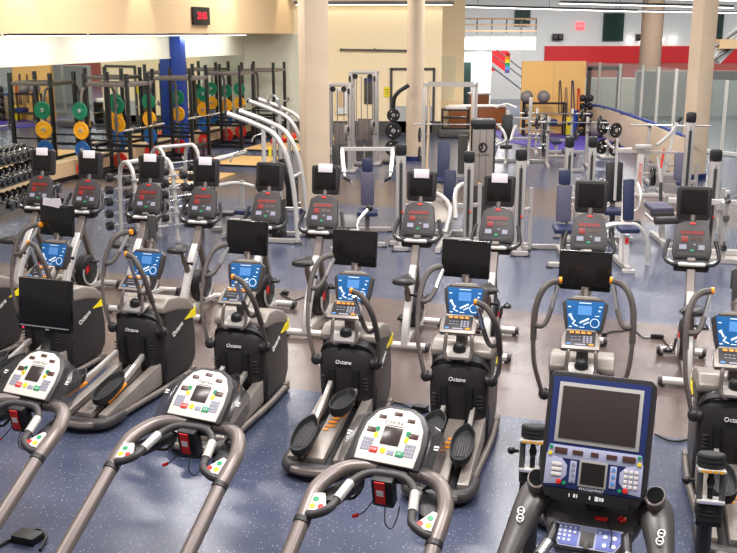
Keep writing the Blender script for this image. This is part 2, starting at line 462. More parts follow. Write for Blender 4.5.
    for x, y, sx, sy, rz in ((-.15, .08, .03, .01, 0), (.15, .09, .03, .008, 0), (.14, .05, .02, .014, 0), (-.14, .0, .03, .022, 30), (-.12, -.03, .05, .018, -60), (-.1, -.07, .05, .014, 60), (-.08, -.1, .04, .012, -20), (-.13, -.115, .03, .01, 0), (-.02, -.115, .05, .008, 0), (.0, -.05, .1, .018, 28), (.02, -.075, .06, .012, 28), (.12, .0, .04, .008, 0)):
        q.box((x, y, .02), (sx, sy, .003), (0, 0, rz))
    q.tube([(.1+.042*math.cos(a), -.07+.042*math.sin(a), .02) for a in [k*math.pi/8 for k in range(16)]], .0045, 6, closed=True)
    q.done_each('display_marking', 'display_white', di)
    q = MB(); q.cyl((0, 1.42, 1.43), (0, 1.5, 1.58), .026); q.box((0, 1.47, 1.53), (.09, .03, .07), bev=.006); br = q.done('screen_bracket', 'tube_grey', root)
    return root
def add_tv(root, yaw=6, w_=.45, h_=.345, loc=(-.02, 1.5, 1.70), tilt=-6):
    q = MB(); q.box((0, 0, 0), (w_, .05, h_), bev=.012)
    tv = q.done('television', 'black_gloss', root, loc=loc, rot=(tilt, 0, -yaw))
    q = MB(); q.box((0, -.0265, .012), (w_-.035, .003, h_-.055), bev=.001); q.done('screen', 'screen_off', tv)
    q = MB(); q.box((0, -.024, h_/2+.004), (w_*.2, .04, .014), bev=.004); q.done('badge', 'silver', tv)
    return tv
ell = make_elliptical()
ELL = []
EROW = [  # name, root location, label
 (-4.80, 9.75, 'elliptical trainer at the far left end of its row, half outside the frame'),
 (-3.68, 9.27, 'elliptical trainer with a paper sheet over its television, behind the leftmost treadmill'),
 (-2.56, 8.83, 'elliptical trainer without a television, showing two pedals, behind the second treadmill from left'),
 (-1.44, 8.30, 'elliptical trainer with television, just right of the one lacking a television'),
 (-.35, 7.80, 'elliptical trainer with orange-lined pedals beside the middle grey treadmill console'),
 (.67, 7.33, 'elliptical trainer with one ridged pedal on silver deck, right of the third treadmill'),
 (1.66, 6.87, 'elliptical trainer with television, mostly hidden behind the large blue-panelled treadmill'),
 (2.79, 6.38, 'elliptical trainer cut by the right edge of the frame'),
]
for i, (x, y, lab) in enumerate(EROW):
    o = ell if i == 0 else dup(ell)
    ey = 18 if i < 3 else 14
    o.location = (x+1.1*(.1564-math.sin(R(ey)))-.03, y+1.1*(.9877-math.cos(R(ey)))-.03, 0); o.rotation_euler = (0, 0, -R(ey)); o['label'] = lab
    ELL.append(o)
def parts(o, nm): return [c for c in o.children if c.name.split('.')[0] == nm]
bpy.context.view_layer.update()
SW = [(8, -30), (10, -34), (8, -36), (14, -44), (14, -44), (14, -42), (-12, -6), (8, -30)]   # handle swing left, right (deg, + forward)
PD = [(0, 0), (0, 0), (10, -8), (-8, 10), (-8, 14), (10, -6), (0, 0), (6, -6)]
PL = [(0, 0), (0, 0), (-.3, .0), (-.08, .16), (-.2, .22), (.15, .1), (0, 0), (.1, -.1)]
for o, (a, b_), (p, q_), (u1, u2), i in zip(ELL, SW, PD, PL, range(9)):
    for h in parts(o, 'moving_handle'):
        h.rotation_euler.x = -R(a if h.location.x < 0 else b_); h.scale.z = 1.12
    for h in parts(o, 'pedal_arm'):
        lf = h.location.x < 0
        h.location.x += .03 if (i == 5 and not lf) else 0
        h.rotation_euler.x = R(-(p if lf else q_)*.6); h.location.y += (u1 if lf else u2)
    if i in (1, 3, 4, 5, 6): add_tv(o)
    elif i in (2, 7):
        q = MB(); q.box((0, 1.5, 1.69), (.09, .04, .3), bev=.01); q.box((0, 1.52, 1.74), (.12, .02, .16), bev=.005)
        q.done('television_mount', 'steel_dark', o)
# ------------------------------------------------------------------ exercise bike
def make_bike():
    root = thing('exercise_bike', 'x', 'exercise bike', group='upright exercise bikes in one row')
    for nm, y, L in (('rear_stabilizer', 0, .27), ('front_stabilizer', 1.1, .25)):
        q = MB(); q.cyl((-L, y, .065), (L, y, .065), .045)
        o = q.done(nm, 'silver_light', root)
        q = MB()
        for s in (-1, 1): q.cyl((s*(L-.015), y, .065), (s*(L+.03), y, .065), .05); q.cyl((s*(L-.02), y, 0), (s*(L-.02), y, .05), .03)
        q.done_each('end_cap', 'charcoal_light', o)
    q = MB(); q.beam([(0, 0, .06), (0, .03, .22), (0, .14, .45), (0, .34, .74), (0, .5, .92)], .085, .1, 3); q.beam([(0, .05, .1), (0, .5, .12), (0, 1.1, .08)], .07, .06)
    q.done('main_frame', 'silver_light', root)
    q = MB(); q.beam([(0, .46, .86), (0, .64, 1.12), (0, .78, 1.34)], .095, .085); q.beam([(0, .95, .15), (0, .8, .5), (0, .58, 1.05)], .07, .07); q.done('mast', 'tube_grey', root)
    q = MB(); q.lathe([(.0, -.075), (.2, -.075), (.235, -.05), (.235, .05), (.2, .075), (0, .075)], (0, .62, .36), 'x', 22); dc = q.done('drive_cover', 'black', root)
    q = MB()
    for s in (-1, 1):
        q.tube([(s*.08, .62+.2*math.cos(a), .36+.2*math.sin(a)) for a in [math.pi*(.9+1.1*k/10) for k in range(11)]], .016, 6)
    q.done_each('cover_trim', 'silver_light', dc)
    q = MB()
    for s in (-1, 1): q.prism([(.49, .42), (.57, .46), (.6, .38), (.51, .34)], s*.08-.004, s*.08+.004, 'x')
    q.done_each('side_badge', 'red', dc)
    q = MB()
    for s in (-1, 1):
        q.beam([(s*.1, .62, .36), (s*.12, .62-s*.05, .36+s*.16)], .025, .03)
    q.done_each('crank', 'steel_dark', root)
    for s in (-1, 1):
        q = MB(); q.box((s*.18, .62-s*.05, .36+s*.16), (.1, .1, .03), bev=.006); q.tube([(s*.14, .57-s*.05, .37+s*.16), (s*.18, .57-s*.05, .42+s*.16), (s*.22, .57-s*.05, .37+s*.16)], .008, 6, 2); q.done('pedal', 'black', root)
    q = MB(); q.cyl((0, .28, .42), (0, .1, .74), .038); q.cyl((0, .12, .7), (0, .0, .88), .026); sp_ = q.done('seat_post', 'tube_grey', root)
    q = MB(); q.cyl((.02, .13, .66), (.09, .13, .66), .016); q.ball((.1, .13, .66), .025); q.done('adjustment_knob', 'black', sp_)
    q = MB()
    q.ring_mesh([[(hw*math.cos(a)*(1 if True else 1), y, .87+zz*(math.sin(a) if math.sin(a) > 0 else .6*math.sin(a))) for a in [2*math.pi*k/14 for k in range(14)]] for y, hw, zz in ((-.18, .06, .03), (-.15, .125, .055), (-.08, .145, .065), (.0, .115, .06), (.11, .06, .05), (.18, .04, .04), (.2, .02, .02))])
    q.done('saddle', 'charcoal', root)
    # handlebar
    q = MB(); q.tube([(-.26, .66, 1.25), (-.17, .605, 1.225), (0, .6, 1.222), (.17, .605, 1.225), (.26, .66, 1.25)], .02, 8, 4); hb = q.done('handlebar', 'silver_light', root)
    for s in (-1, 1):
        q = MB(); q.tube([(s*.14, .6, 1.225), (s*.23, .62, 1.23), (s*.29, .7, 1.29), (s*.25, .8, 1.46)], .023, 8, 4); q.done('grip', 'black', hb)
        q = MB(); q.cyl((s*.05, .6, 1.225), (s*.12, .603, 1.228), .022); q.done('pulse_sensor', 'white_paint', hb)
    q = MB(); q.box((0, .69, 1.2), (.38, .15, .12), (10, 0, 0), .03); q.done('accessory_tray', 'black', root)
    cm = frame_mtx((0, .79, 1.455), (1, 0, 0), (0, .42, 1)) @ Matrix.Diagonal((1.3, 1.17, 1, 1))
    q = MB(cm); q.prism([(-.15, -.18), (.15, -.18), (.165, -.1), (.135, .15), (.07, .19), (-.07, .19), (-.135, .15), (-.165, -.1)], -.05, .02, 'z', .015); co = q.done('console', 'charcoal_light', root)
    q = MB(cm); q.prism([(-.12, -.17), (.12, -.17), (.12, -.12), (-.12, -.12)], .015, .023, 'z', .003); q.done('pocket', 'black', co)
    q = MB(cm); q.box((0, .075, .021), (.2, .042, .004)); dd = q.done('dot_display', 'led_brown', co)
    q = MB(cm)
    for i in range(9):
        q.box((-.084+i*.021, .075+(.003 if i % 2 else -.002), .024), (.0175, .03, .002))
    q.done('red_lettering', 'led_red', co)
    q = MB(cm); q.box((-.062, .012, .022), (.056, .056, .004), bev=.002); q.done('profile_window', 'led_red', co)
    q = MB(cm); q.box((.012, .018, .022), (.04, .035, .004)); q.box((.062, .018, .022), (.04, .035, .004)); q.done_each('small_window', 'led_brown', co)
    q = MB(cm)
    q.box((-.075, -.065, .022), (.06, .045, .004)); q.box((.078, -.065, .022), (.05, .045, .004)); q.box((.02, -.04, .022), (.02, .012, .004))
    q.done_each('keypad', 'key_grey', co)
    q = MB(cm); q.box((.0, -.1, .022), (.03, .02, .006), bev=.003); q.done('start_button', 'green', co)
    q = MB(cm); q.box((0, .165, .022), (.045, .02, .006), bev=.003); q.done('badge', 'red', co)
    q = MB(); q.cyl((0, .88, 1.62), (0, .92, 1.72), .035); q.done('screen_neck', 'steel_dark', root)
    tm = frame_mtx((0, .93, 1.855), (1, 0, 0), (0, .14, 1))
    q = MB(tm); q.prism([(-.155, -.19), (.155, -.19), (.18, -.165), (.19, .165), (.165, .19), (-.165, .19), (-.19, .165), (-.18, -.165)], -.07, .015, 'z', .02); tv = q.done('television', 'charcoal', root)
    q = MB(tm); q.box((0, .012, .016), (.285, .275, .004), bev=.002); q.done('screen', 'screen_off', tv)
    q = MB(tm); q.box((0, -.168, .017), (.06, .018, .006), bev=.002); q.done('badge', 'red', tv)
    return root
bike = make_bike()
BIKES = []
BROW = [  # console px x, label, paper, lit
 (40, 'exercise bike at the far left end of the bike row, beside the dumbbell rack', 1),
 (87, 'second exercise bike from left, behind the television with a paper sheet on it', 1),
 (148, 'exercise bike in front of the barbell rack, paper over its screen and glowing red digits', 1),
 (203, 'fourth exercise bike from left, glowing red digits, in front of the seated row weights', 1),
 (267, 'exercise bike without paper on its screen, in front of the white curved-arm machine', 0),
 (323, 'exercise bike in front of the square concrete column', 1),
 (419, 'exercise bike in front of the grey post below the round concrete column, display unlit orange', 1),
 (497, 'exercise bike in front of the wide weight tower', 1),
 (589, 'exercise bike without paper on its screen, behind the hidden elliptical trainer', 0),
 (692, 'rightmost exercise bike, standing clear on the tan floor strip', 0),
]
def row_hit(px, k=-.43, c=12.33, z=1.45):
    # where a vertical image line px meets the console row line  Y = c + k X at height z
    Y = c
    for _ in range(30):
        d = CP*Y+(CAMH-z)*SP
        X = (px-368.5)/FPX*d
        Y = c+k*X
    return X, Y
for i, (px, lab, pap) in enumerate(BROW):
    X, Y = row_hit(px)
    o = bike if i == 0 else dup(bike)
    yw = 14
    o.location = (X-.8*math.sin(R(yw)), Y-.8*math.cos(R(yw)), 0); o.rotation_euler = (0, 0, -R(yw)); o['label'] = lab
    BIKES.append(o)
    up = {2: .1, 3: .1, 5: .1}.get(i, 0)
    if up:
        for c in o.children:
            if c.name.startswith(('saddle', 'seat_post')): c.location.z += up
    if i in (0, 1, 5, 6):
        for c in o.children:
            if c.name.startswith('console'):
                for d in c.children:
                    if d.name.startswith(('red_lettering', 'profile_window')):
                        d.data = d.data.copy(); d.data.materials[0] = M['led_dim']
bpy.context.view_layer.update()
PAPN = ['first bike from the left', 'second bike from the left', 'third bike from the left', 'fourth bike from the left', '', 'sixth bike from the left', 'seventh bike from the left', 'eighth bike from the left']
for i, (px, lab, pap) in enumerate(BROW):
    if not pap: continue
    m = BIKES[i].matrix_basis @ frame_mtx((0, .93, 1.855), (1, 0, 0), (0, .14, 1))
    q = MB(m); q.box((.0, .155, .022), (.19, .11, .002), bev=.0005)
    tag(q.done('paper_sheet', 'paper'), 'white paper sheet on the screen of the '+PAPN[i], 'paper sheet', 'paper sheets on the screens')
m = ELL[1].matrix_basis
q = MB(m @ Matrix.Translation((-.03, 1.44, 1.885)) @ rotm(-6, 0, -9)); q.box((0, -.012, .02), (.24, .002, .085), (0, 4, 0)); q.box((.05, -.02, .03), (.2, .002, .08), (8, -5, 0))
tag(q.done('paper_sheet', 'paper'), 'crumpled white paper on top of the elliptical television in front of the bikes', 'paper sheet', 'paper sheets on the screens')
# ------------------------------------------------------------------ grey treadmills
def make_treadmill():
    """origin on the floor below the console, +y away from the runner"""
    root = thing('treadmill', 'x', 'treadmill', group='grey treadmills in the front row')
    q = MB(); q.box((0, -1.85, .16), (.84, 2.0, .12), bev=.03); q.done('deck', 'charcoal_light', root)
    q = MB(); q.box((0, -1.85, .225), (.54, 1.9, .012)); q.done('running_belt', 'black_rubber', root)
    q = MB(); q.box((0, -1.0, .24), (.8, .4, .2), bev=.07, seg=3); q.done('motor_hood', 'charcoal_light', root)
    for s in (-1, 1):
        q = MB(); q.tube([(s*.41, -1.55, .2), (s*.41, -1.3, .35), (s*.41, -.85, .62), (s*.41, -.42, .875)], .048, 12, 3)
        q.done('upright', 'rail_grey', root)
        q = MB(); q.tube([(s*.41, -.42, .875), (s*.415, -.3, .94), (s*.405, -.18, .99), (s*.33, -.02, 1.03), (s*.2, .06, 1.04), (s*.05, .075, 1.03)], .05, 12, 4); hr = q.done('handrail', 'rail_grey', root)
        q = MB(); q.tube([(s*.41, -.45, .86), (s*.41, -.42, .878)], .053, 12); q.done('collar', 'charcoal', hr)
    # inner bar
    q = MB(); q.tube([(-.41, -.4, .9), (-.35, -.42, .915), (-.26, -.38, .95), (-.235, -.27, .985), (-.2, -.14, 1.03), (-.12, -.06, 1.06), (0, -.045, 1.065), (.12, -.06, 1.06), (.2, -.14, 1.03), (.235, -.27, .985), (.26, -.38, .95), (.35, -.42, .915), (.41, -.4, .9)], .027, 10, 4); ib = q.done('inner_handlebar', 'charcoal_light', root)
    for s in (-1, 1):
        q = MB(); q.tube([(s*.238, -.3, .978), (s*.208, -.155, 1.027)], .031, 10); q.done('pulse_sensor', 'silver_light', ib)
        km = frame_mtx((s*.34, -.36, .955), (1, 0, 0), (0, 1, .42))
        q = MB(km); q.prism([(-s*.075, -.045), (s*.045, -.06), (s*.05, .075), (s*.02, .085)] if s > 0 else [(.075, -.045), (.02, .085), (-.0, .085), (-.05, .075), (-.045, -.06)], -.012, .012, 'z', .005); kp = q.done('speed_keypad', 'white_plastic', root)
        for nm, cx, cy, mm in (('red_button', -s*.03, -.02, 'red'), ('yellow_button', s*.022, -.025, 'yellow'), ('green_button', s*.018, .03, 'green')):
            q = MB(km); q.lathe([(0, .012), (.019, .012), (.018, .016), (0, .017)], (cx, cy, 0), seg=12); q.done(nm, mm, kp)
    # console
    cm = frame_mtx((-.05, .17, 1.215), (1, -.1, 0), (.075, .72, .69)) @ Matrix.Scale(.94, 4)
    dome = [(-.255, -.2), (.255, -.2), (.255, .0), (.235, .11), (.175, .195), (.09, .235), (-.09, .235), (-.175, .195), (-.235, .11), (-.255, .0)]
    q = MB(cm); q.prism(dome, -.12, .0, 'z', .02, 2); cb = q.done('console', 'console_dark', root)
    for s in (-1, 1):
        q = MB(cm); q.prism([(s*.25, -.22), (s*.345, -.26), (s*.355, .0), (s*.31, .13), (s*.235, .17)], -.16, -.02, 'z', .02); pk = q.done('bottle_pocket', 'glass_smoke', root, 'smoky translucent pocket')
        q = MB(cm); q.box((s*.32, .0, -.018), (.035, .012, .004)); q.box((s*.32, -.02, -.018), (.03, .01, .004)); q.done('pocket_label', 'label_white', pk)
    face = [(-.215, -.19), (.215, -.19), (.222, -.05), (.205, .08), (.15, .17), (.08, .205), (-.08, .205), (-.15, .17), (-.205, .08), (-.222, -.05)]
    q = MB(cm); q.prism(face, -.01, .012, 'z', .006); fp = q.done('faceplate', 'white_plastic', root)
    z = .014
    q = MB(cm); q.box((0, .005, z), (.135, .13, .006), bev=.002); q.done('screen', 'screen_brown', fp)
    q = MB(cm)
    for x, y, a, b2 in ((0, .17, .06, .026), (-.105, .135, .055, .026), (.105, .135, .055, .026), (-.155, .03, .065, .036), (.155, .03, .065, .036)): q.box((x, y, z), (a, b2, .006), bev=.002)
    q.done_each('digit_window', 'led_brown', fp)
    for x in (-.112, .112):
        q = MB(cm); q.lathe([(0, .012), (.014, .012), (.014, .017), (0, .017)], (x, .035, 0), seg=10); q.box((x, .045, .0145), (.028, .025, .005)); q.done('up_button', 'green', fp)
        q = MB(cm); q.lathe([(0, .012), (.014, .012), (.014, .017), (0, .017)], (x, -.01, 0), seg=10); q.box((x, 0.0, .0145), (.028, .025, .005)); q.done('down_button', 'yellow', fp)
    q = MB(cm); q.box((-.095, -.11, .015), (.058, .042, .006), bev=.003); sb = q.done('stop_button', 'red', fp)
    text('STOP', .02, 'label_white', sb, cm @ Matrix.Translation((-.095, -.11, .0185)), ext=.001)
    q = MB(cm); q.box((.095, -.11, .015), (.058, .042, .006), bev=.003); gb = q.done('go_button', 'green', fp)
    text('GO', .024, 'label_white', gb, cm @ Matrix.Translation((.095, -.11, .0185)), ext=.001)
    q = MB(cm); q.lathe([(0, .012), (.021, .012), (.02, .017), (0, .018)], (-.03, -.105, 0), seg=14); q.done('pause_button', 'yellow', fp)
    q = MB(cm); q.box((.028, -.112, .013), (.05, .035, .003), bev=.001); q.done('label_patch', 'key_grey', fp)
    for s in (-1, 1):
        q = MB(cm)
        for i in range(4):
            for j in range(4): q.box((s*.155-.03+i*.02, -.04-j*.024, .014), (.016, .018, .004))
        q.done('number_key', 'key_grey', fp)
    text('STARTRAC', .032, 'dark_grey', fp, cm @ Matrix.Translation((0, .102, .0125)), ext=.001)
    q = MB(cm); q.box((0, .08, .0125), (.12, .005, .002)); q.done('printed_line', 'dark_grey', fp)
    q = MB(); q.box((0, .03, 1.04), (.22, .12, .06), (20, 0, 0), .02); q.done('reading_rack', 'black', root)
    # safety key box
    q = MB(); q.box((-.02, -.06, .965), (.14, .09, .2), (12, 0, 0), .015); kb = q.done('safety_key_box', 'black', root)
    q = MB(); q.box((-.03, -.112, .965), (.066, .006, .16), (12, 0, 0)); q.done('warning_label', 'red', kb)
    q = MB(); q.box((-.03, -.115, .965), (.045, .006, .04), (12, 0, 0)); q.done('label_strip', 'label_white', kb)
    q = MB(); q.box((-.03, -.1165, 1.015), (.05, .006, .022), (12, 0, 0)); q.done('caution_strip', 'orange', kb)
    q = MB(); q.tube([(0, -.1, .88), (.02, -.16, .8), (.05, -.13, .75), (.07, -.08, .8), (.08, -.06, .87)], .004, 6, 4); q.tube([(-.08, -.09, .9), (-.13, -.13, .83), (-.17, -.12, .8)], .004, 6, 4); cd = q.done('cord', 'black', root)
    q = MB(); q.cyl((-.17, -.12, .8), (-.205, -.125, .785), .012); q.done('safety_clip', 'red', cd)
    for s in (-1, 1):
        q = MB(); q.tube([(s*.36, -.25, .97), (s*.3, -.12, .9), (s*.24, 0, .85), (s*.2, .05, .95), (s*.3, -.02, 1.02)], .012, 6, 3); q.prism([(s*.19, .04), (s*.33, .0), (s*.385, -.2), (s*.33, -.3), (s*.26, -.26), (s*.23, -.12)], .90, .955, 'z', .01); q.done('storage_pocket', 'black', root)
    return root
tm = make_treadmill()
TY = 20
TROW = [((-2.45, 6.98), 'grey treadmill at the left edge, with the television above its console'),
        ((-1.135, 6.55), 'grey treadmill second from the left, blank brown console screen'),
        ((.195, 5.8), 'grey treadmill in the middle, lamp glare on its console screen')]
TM = []
for i, ((x, y), lab) in enumerate(TROW):
    o = tm if i == 0 else dup(tm)
    o.location = (x-.17*math.sin(R(TY)), y-.17*math.cos(R(TY)), 0); o.rotation_euler = (0, 0, -R(TY)); o['label'] = lab
    TM.append(o)
# ------------------------------------------------------------------ room shell
WD = Vector((.2619, .9651, 0)); WN = Vector((.9651, -.2619, 0))       # along the mirror wall, and away from it
W0 = Vector((-7.88, 25.59, 0)); WYAW = 15.18
def on_wall(s, d=0, z=0): return W0+WD*s+WN*d+Vector((0, 0, z))
WM = Matrix.Translation(W0) @ rotm(0, 0, -WYAW)                        # local x away from wall, y along wall
def S(name, mb, m): return structure(mb.done(name, m))
q = MB(WM); q.box((-.17, -2, 1.85), (.3, 29.2, 3.7)); S('wall_left', q, 'wall_pale')
q = MB(WM); q.box((-.012, -2, 1.72), (.02, 29, 2.42)); S('wall_mirror', q, 'mirror')
q = MB(WM); q.box((.1, -2, .25), (.2, 28.8, .5)); S('baseboard_left', q, 'tan')
q = MB(WM); q.box((.106, -2, .06), (.2, 28.8, .12)); S('trim_1', q, 'black')
q = MB(WM); q.box((.02, -2, 2.96), (.05, 28.9, .05)); S('trim_2', q, 'wall_pale')
q = MB(WM); q.box((.94, -2, 4.7), (1.88, 28.9, 2.0)); S('wall_soffit', q, 'soffit_cream')
# cove lamps below the soffit
for k in range(7):
    q = MB(WM); q.box((.55, -12+3.6*k, 3.67), (.14, 3.3, .05), bev=.01); o = q.done('cove_lamp', 'steel_dark')
    tag(o, 'long cove lamp fixed under the cream soffit above the mirror', 'lamp', 'cove lamps above the mirror')
    q = MB(WM); q.box((.55, -12+3.6*k, 3.64), (.11, 3.2, .02)); q.done('diffuser', 'lamp', o)
for k in range(4):
    p = on_wall(-8+5.5*k, .55, 3.6)
    area(p, .15, 5, 36, (0, 30, -WYAW), (1, 1, .94))
YB = 37.6
q = MB(); q.box((-1.2, YB+.15, 3.5), (7.86, .3, 7)); S('wall_back', q, 'wall_cream')
q = MB(); q.box((-1.2, YB-.02, .24), (7.86, .04, .48)); S('baseboard_back', q, 'dark_grey')
q = MB(); q.box((-3.75, YB-.006, 2.08), (2.5, .016, 3.2));  # thin sheet over the back wall, its grey-green colour paints the alcove's shade
S('wall_alcove_shade', q, 'wall_shade')
# door in the back wall
q = MB(); pa, pb = W(391, 125, YB), W(434, 69, YB)
dx0, dx1, dz = pa.x, pb.x, pb.z
for x in (dx0, dx1): q.box((x, YB-.03, dz/2), (.09, .08, dz))
q.box(((dx0+dx1)/2, YB-.03, dz), (dx1-dx0+.09, .08, .09)); d1 = S('door_1', q, 'dark_grey')
q = MB(); q.box(((dx0+dx1)/2, YB-.015, dz/2), (dx1-dx0-.08, .03, dz-.06)); q.done('door_leaf', 'wall_cream', d1)
q = MB(); q.box(((dx0+dx1)/2, YB-.034, .55), (dx1-dx0-.1, .012, 1.0)); q.done('kick_panel', 'wall_grey', d1)
# bar along the back wall
q = MB(); a, b = W(341, 49.5, YB), W(408, 50.5, YB); q.cyl(a+Vector((0, -.12, 0)), b+Vector((0, -.12, 0)), .035)
for x in (a.x, (a.x+b.x)/2, b.x): q.box((x, YB-.06, a.z), (.06, .12, .1))
tag(q.done('wall_bar', 'steel_dark'), 'dark horizontal bar fixed high on the cream back wall', 'wall bar')
q = MB(); a = W(388, 3, YB); q.box((0.2, YB-.3, a.z), (5.8, .5, .12), bev=.02); o = tag(q.done('trough_lamp', 'steel_dark'), 'long lamp trough at the top of the cream back wall', 'lamp')
q = MB(); q.box((0.2, YB-.3, a.z-.07), (5.7, .4, .03)); q.done('diffuser', 'lamp_soft', o)
# recess wall right of the corner
q = MB(); q.box((3.36, 41.15, 3.5), (1.06, .3, 7)); S('wall_recess', q, 'wall_cream')
q = MB(); q.box((2.62, 39.4, 3.5), (.2, 3.3, 7)); S('wall_return', q, 'wall_cream')
# columns
def column(name, px, w_, Y, m, label, r=None, dark=None):
    X = (px-368.5)/FPX*(CP*Y+.3)
    q = MB()
    if r: q.lathe([(r, 0), (r, 9)], (X, Y, 0), seg=28); 
    else: q.box((X, Y, 4.5), (w_, w_, 9), (0, 0, 20), .03)
    o = S(name, q, m)
    q = MB()
    if r: q.lathe([(r+.012, 0), (r+.012, .14)], (X, Y, 0), seg=28)
    else: q.box((X, Y, .07), (w_+.03, w_+.03, .14), (0, 0, 20))
    q.done('skirting', 'blue_dark', o)
    return o
column('column_square', 314, .50, 20.3, 'concrete', '')
column('column_round', 415.3, 0, 29.6, 'concrete', '', r=.255)
column('column_right', 699.5, .46, 25.8, 'concrete', '')
p = on_wall(6.49, .19); q = MB(); q.box((p.x, p.y, 1.85), (.36, .36, 3.7), (0, 0, -WYAW), .01); S('column_blue', q, 'blue_paint')
# ------------------------------------------------------------------ far hall
YF = 62
def slab(name, px0, px1, py0, py1, Y, m, th=.3, kind='s'):
    a, b = W(px0, py0, Y), W(px1, py1, Y)
    q = MB(); q.box(((a.x+b.x)/2, Y+th/2, (a.z+b.z)/2), (b.x-a.x, th, abs(a.z-b.z)))
    return S(name, q, m)
slab('wall_hall', 420, 900, -90, 100, YF, 'wall_white')
slab('trim_4', 545, 900, 46, 63, YF-.1, 'wall_red')
slab('wall_brick', 545, 900, 62, 99, YF-.06, 'wall_brick')
slab('wall_court', 586, 641, 78, 128, 48, 'wall_pale')
slab('wall_grey', 637, 760, 71, 128, 46, 'wall_grey')
slab('window_3', 604, 623, 13, 41, YF-.15, 'glass_dark')
slab('window_4', 515, 530, 10, 26, YF-.15, 'glass_dark')
slab('window_5', 716, 722, 14, 42, YF-.15, 'glass_dark')
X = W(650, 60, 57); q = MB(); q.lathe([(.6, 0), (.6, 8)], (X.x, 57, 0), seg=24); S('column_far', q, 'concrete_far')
# exit sign, loudspeakers, wall lamps, high on the far wall
a = W(580, 26, YF); q = MB(); q.box((a.x, YF-.08, a.z), (.5, .1, .42), bev=.02); o = tag(q.done('exit_sign', 'exit_red'), 'red exit sign high on the white wall of the far hall', 'sign')
text('EXIT', .2, 'label_white', o, frame_mtx((a.x, YF-.135, a.z), (1, 0, 0), (0, 0, 1)))
for px, py in ((554.5, 37), (560, 37), (637.5, 37.5)):
    a = W(px, py, YF); q = MB(); q.box((a.x, YF-.16, a.z), (.3, .3, .4), bev=.03)
    o = tag(q.done('loudspeaker', 'black'), {554.5: 'small black loudspeaker on the far wall, closest to the balcony', 560: 'small black loudspeaker just right of the one closest to the balcony', 637.5: 'small black loudspeaker on the far wall beside the dark window'}[px], 'loudspeaker')
    q = MB(); q.lathe([(0, 0), (.1, 0), (.1, -.01), (0, -.01)], (a.x, YF-.35, a.z), 'y', 12); q.done('grille', 'dark_grey', o)
for i, px in enumerate((630, 641, 660, 673)):
    a = W(px, 40, YF); q = MB(); q.ball((a.x, YF-.2, a.z), .13); q.cyl((a.x, YF, a.z), (a.x, YF-.15, a.z), .06)
    tag(q.done('wall_lamp', 'lamp'), 'small glowing wall lamp above the red stripe of the far hall', 'lamp', 'wall lamps in the far hall')
# long ceiling lamps of the hall
for i, (x0, x1, y0, y1, Y) in enumerate(((460, 640, 5.5, 10, 46), (560, 737, 2, 6, 43), (600, 760, 9.5, 12, 52), (640, 800, -3, 0, 40))):
    a, b = W(x0, y0, Y), W(x1, y1, Y); b.y = Y+.5
    q = MB(); q.beam([a, b], .22, .1); o = tag(q.done('linear_lamp', 'steel_dark'), ['long linear lamp hung above the balcony', 'long linear lamp in front of the exit sign wall', 'thin linear lamp behind the dark far column', 'linear lamp at the top right edge of the picture'][i], 'lamp', 'linear lamps of the far hall')
    q = MB(); q.beam([a-Vector((0, 0, .06)), b-Vector((0, 0, .06))], .18, .03); q.done('diffuser', 'lamp', o)
    q = MB()
    for t in (.1, .5, .9): p = a.lerp(b, t); q.cyl(p, p+Vector((0, 0, 3)), .012)
    q.done_each('hanger', 'steel_dark', o)
# balcony
YBAL = 47
a, b = W(462, 50, YBAL), W(536, 37, YBAL)
q = MB(); q.box(((a.x+b.x)/2, YBAL+1.5, (a.z+b.z)/2), (b.x-a.x, 3, b.z-a.z), bev=.02); o = S('floor_balcony', q, 'wall_white')
rl = thing('balcony_railing', 'tan wooden railing along the white balcony', 'railing', (a.x, YBAL, b.z))
n = 5
for i, z in enumerate((.28, .55, .82)):
    q = MB(); q.box(((b.x-a.x)/2, .05, z), (b.x-a.x, .06, .07)); q.box((b.x-a.x, 1.5, z), (.06, 2.9, .07)); q.done('rail', 'concrete_dark', rl)
for i in range(n+1):
    q = MB(); q.box(((b.x-a.x)*i/n, .1, .43), (.06, .06, .86)); q.done('post', 'steel_dark', rl)
area((a.x+2, YBAL-.6, b.z-.1), 4, .3, 80, (70, 0, 0)); area((5.6, 48.4, (a.z-.08)), 2.4, 1.0, 150)  # first is a fill added to brighten the balcony face; second, the underside lamp
area((a.x+1, 53, 6.5), 4, 1, 900); area((15, 52, 6.8), 8, 1, 1500); area((26, 52, 6.8), 8, 1, 900)  # unseen fill lamps added to brighten the far hall
# space under the balcony
slab('wall_under_balcony', 462, 490, 51, 112, 49.2, 'wall_white')
slab('trim_5', 491, 508, 51, 71, 55, 'wall_red')
slab('wall_stair', 490, 520, 51, 112, 58, 'wall_grey', .2)
slab('window_6', 480, 484, 50, 112, 48.7, 'glass_pale', .08)
slab('window_7', 441, 455, 56, 100, 40.8, 'glass_pale', .08)
slab('window_8', 464, 470, 62, 112, 48.9, 'glass_dark', .08)
st = thing('staircase', 'white staircase rising behind the reception counter', 'stairs', W(505, 100, 54))
a, b = Vector((-1.1, 0, 2.1)), Vector((1.5, 0, .2))
q = MB(); q.beam([a, b], 1.4, .2); q.done('flight', 'wall_white', st)
q = MB()
for k in range(2): q.tube([a+Vector((0, -.7, .5+.4*k)), b+Vector((0, -.7, .5+.4*k))], .04, 6)
q.done('handrail', 'steel_dark', st)
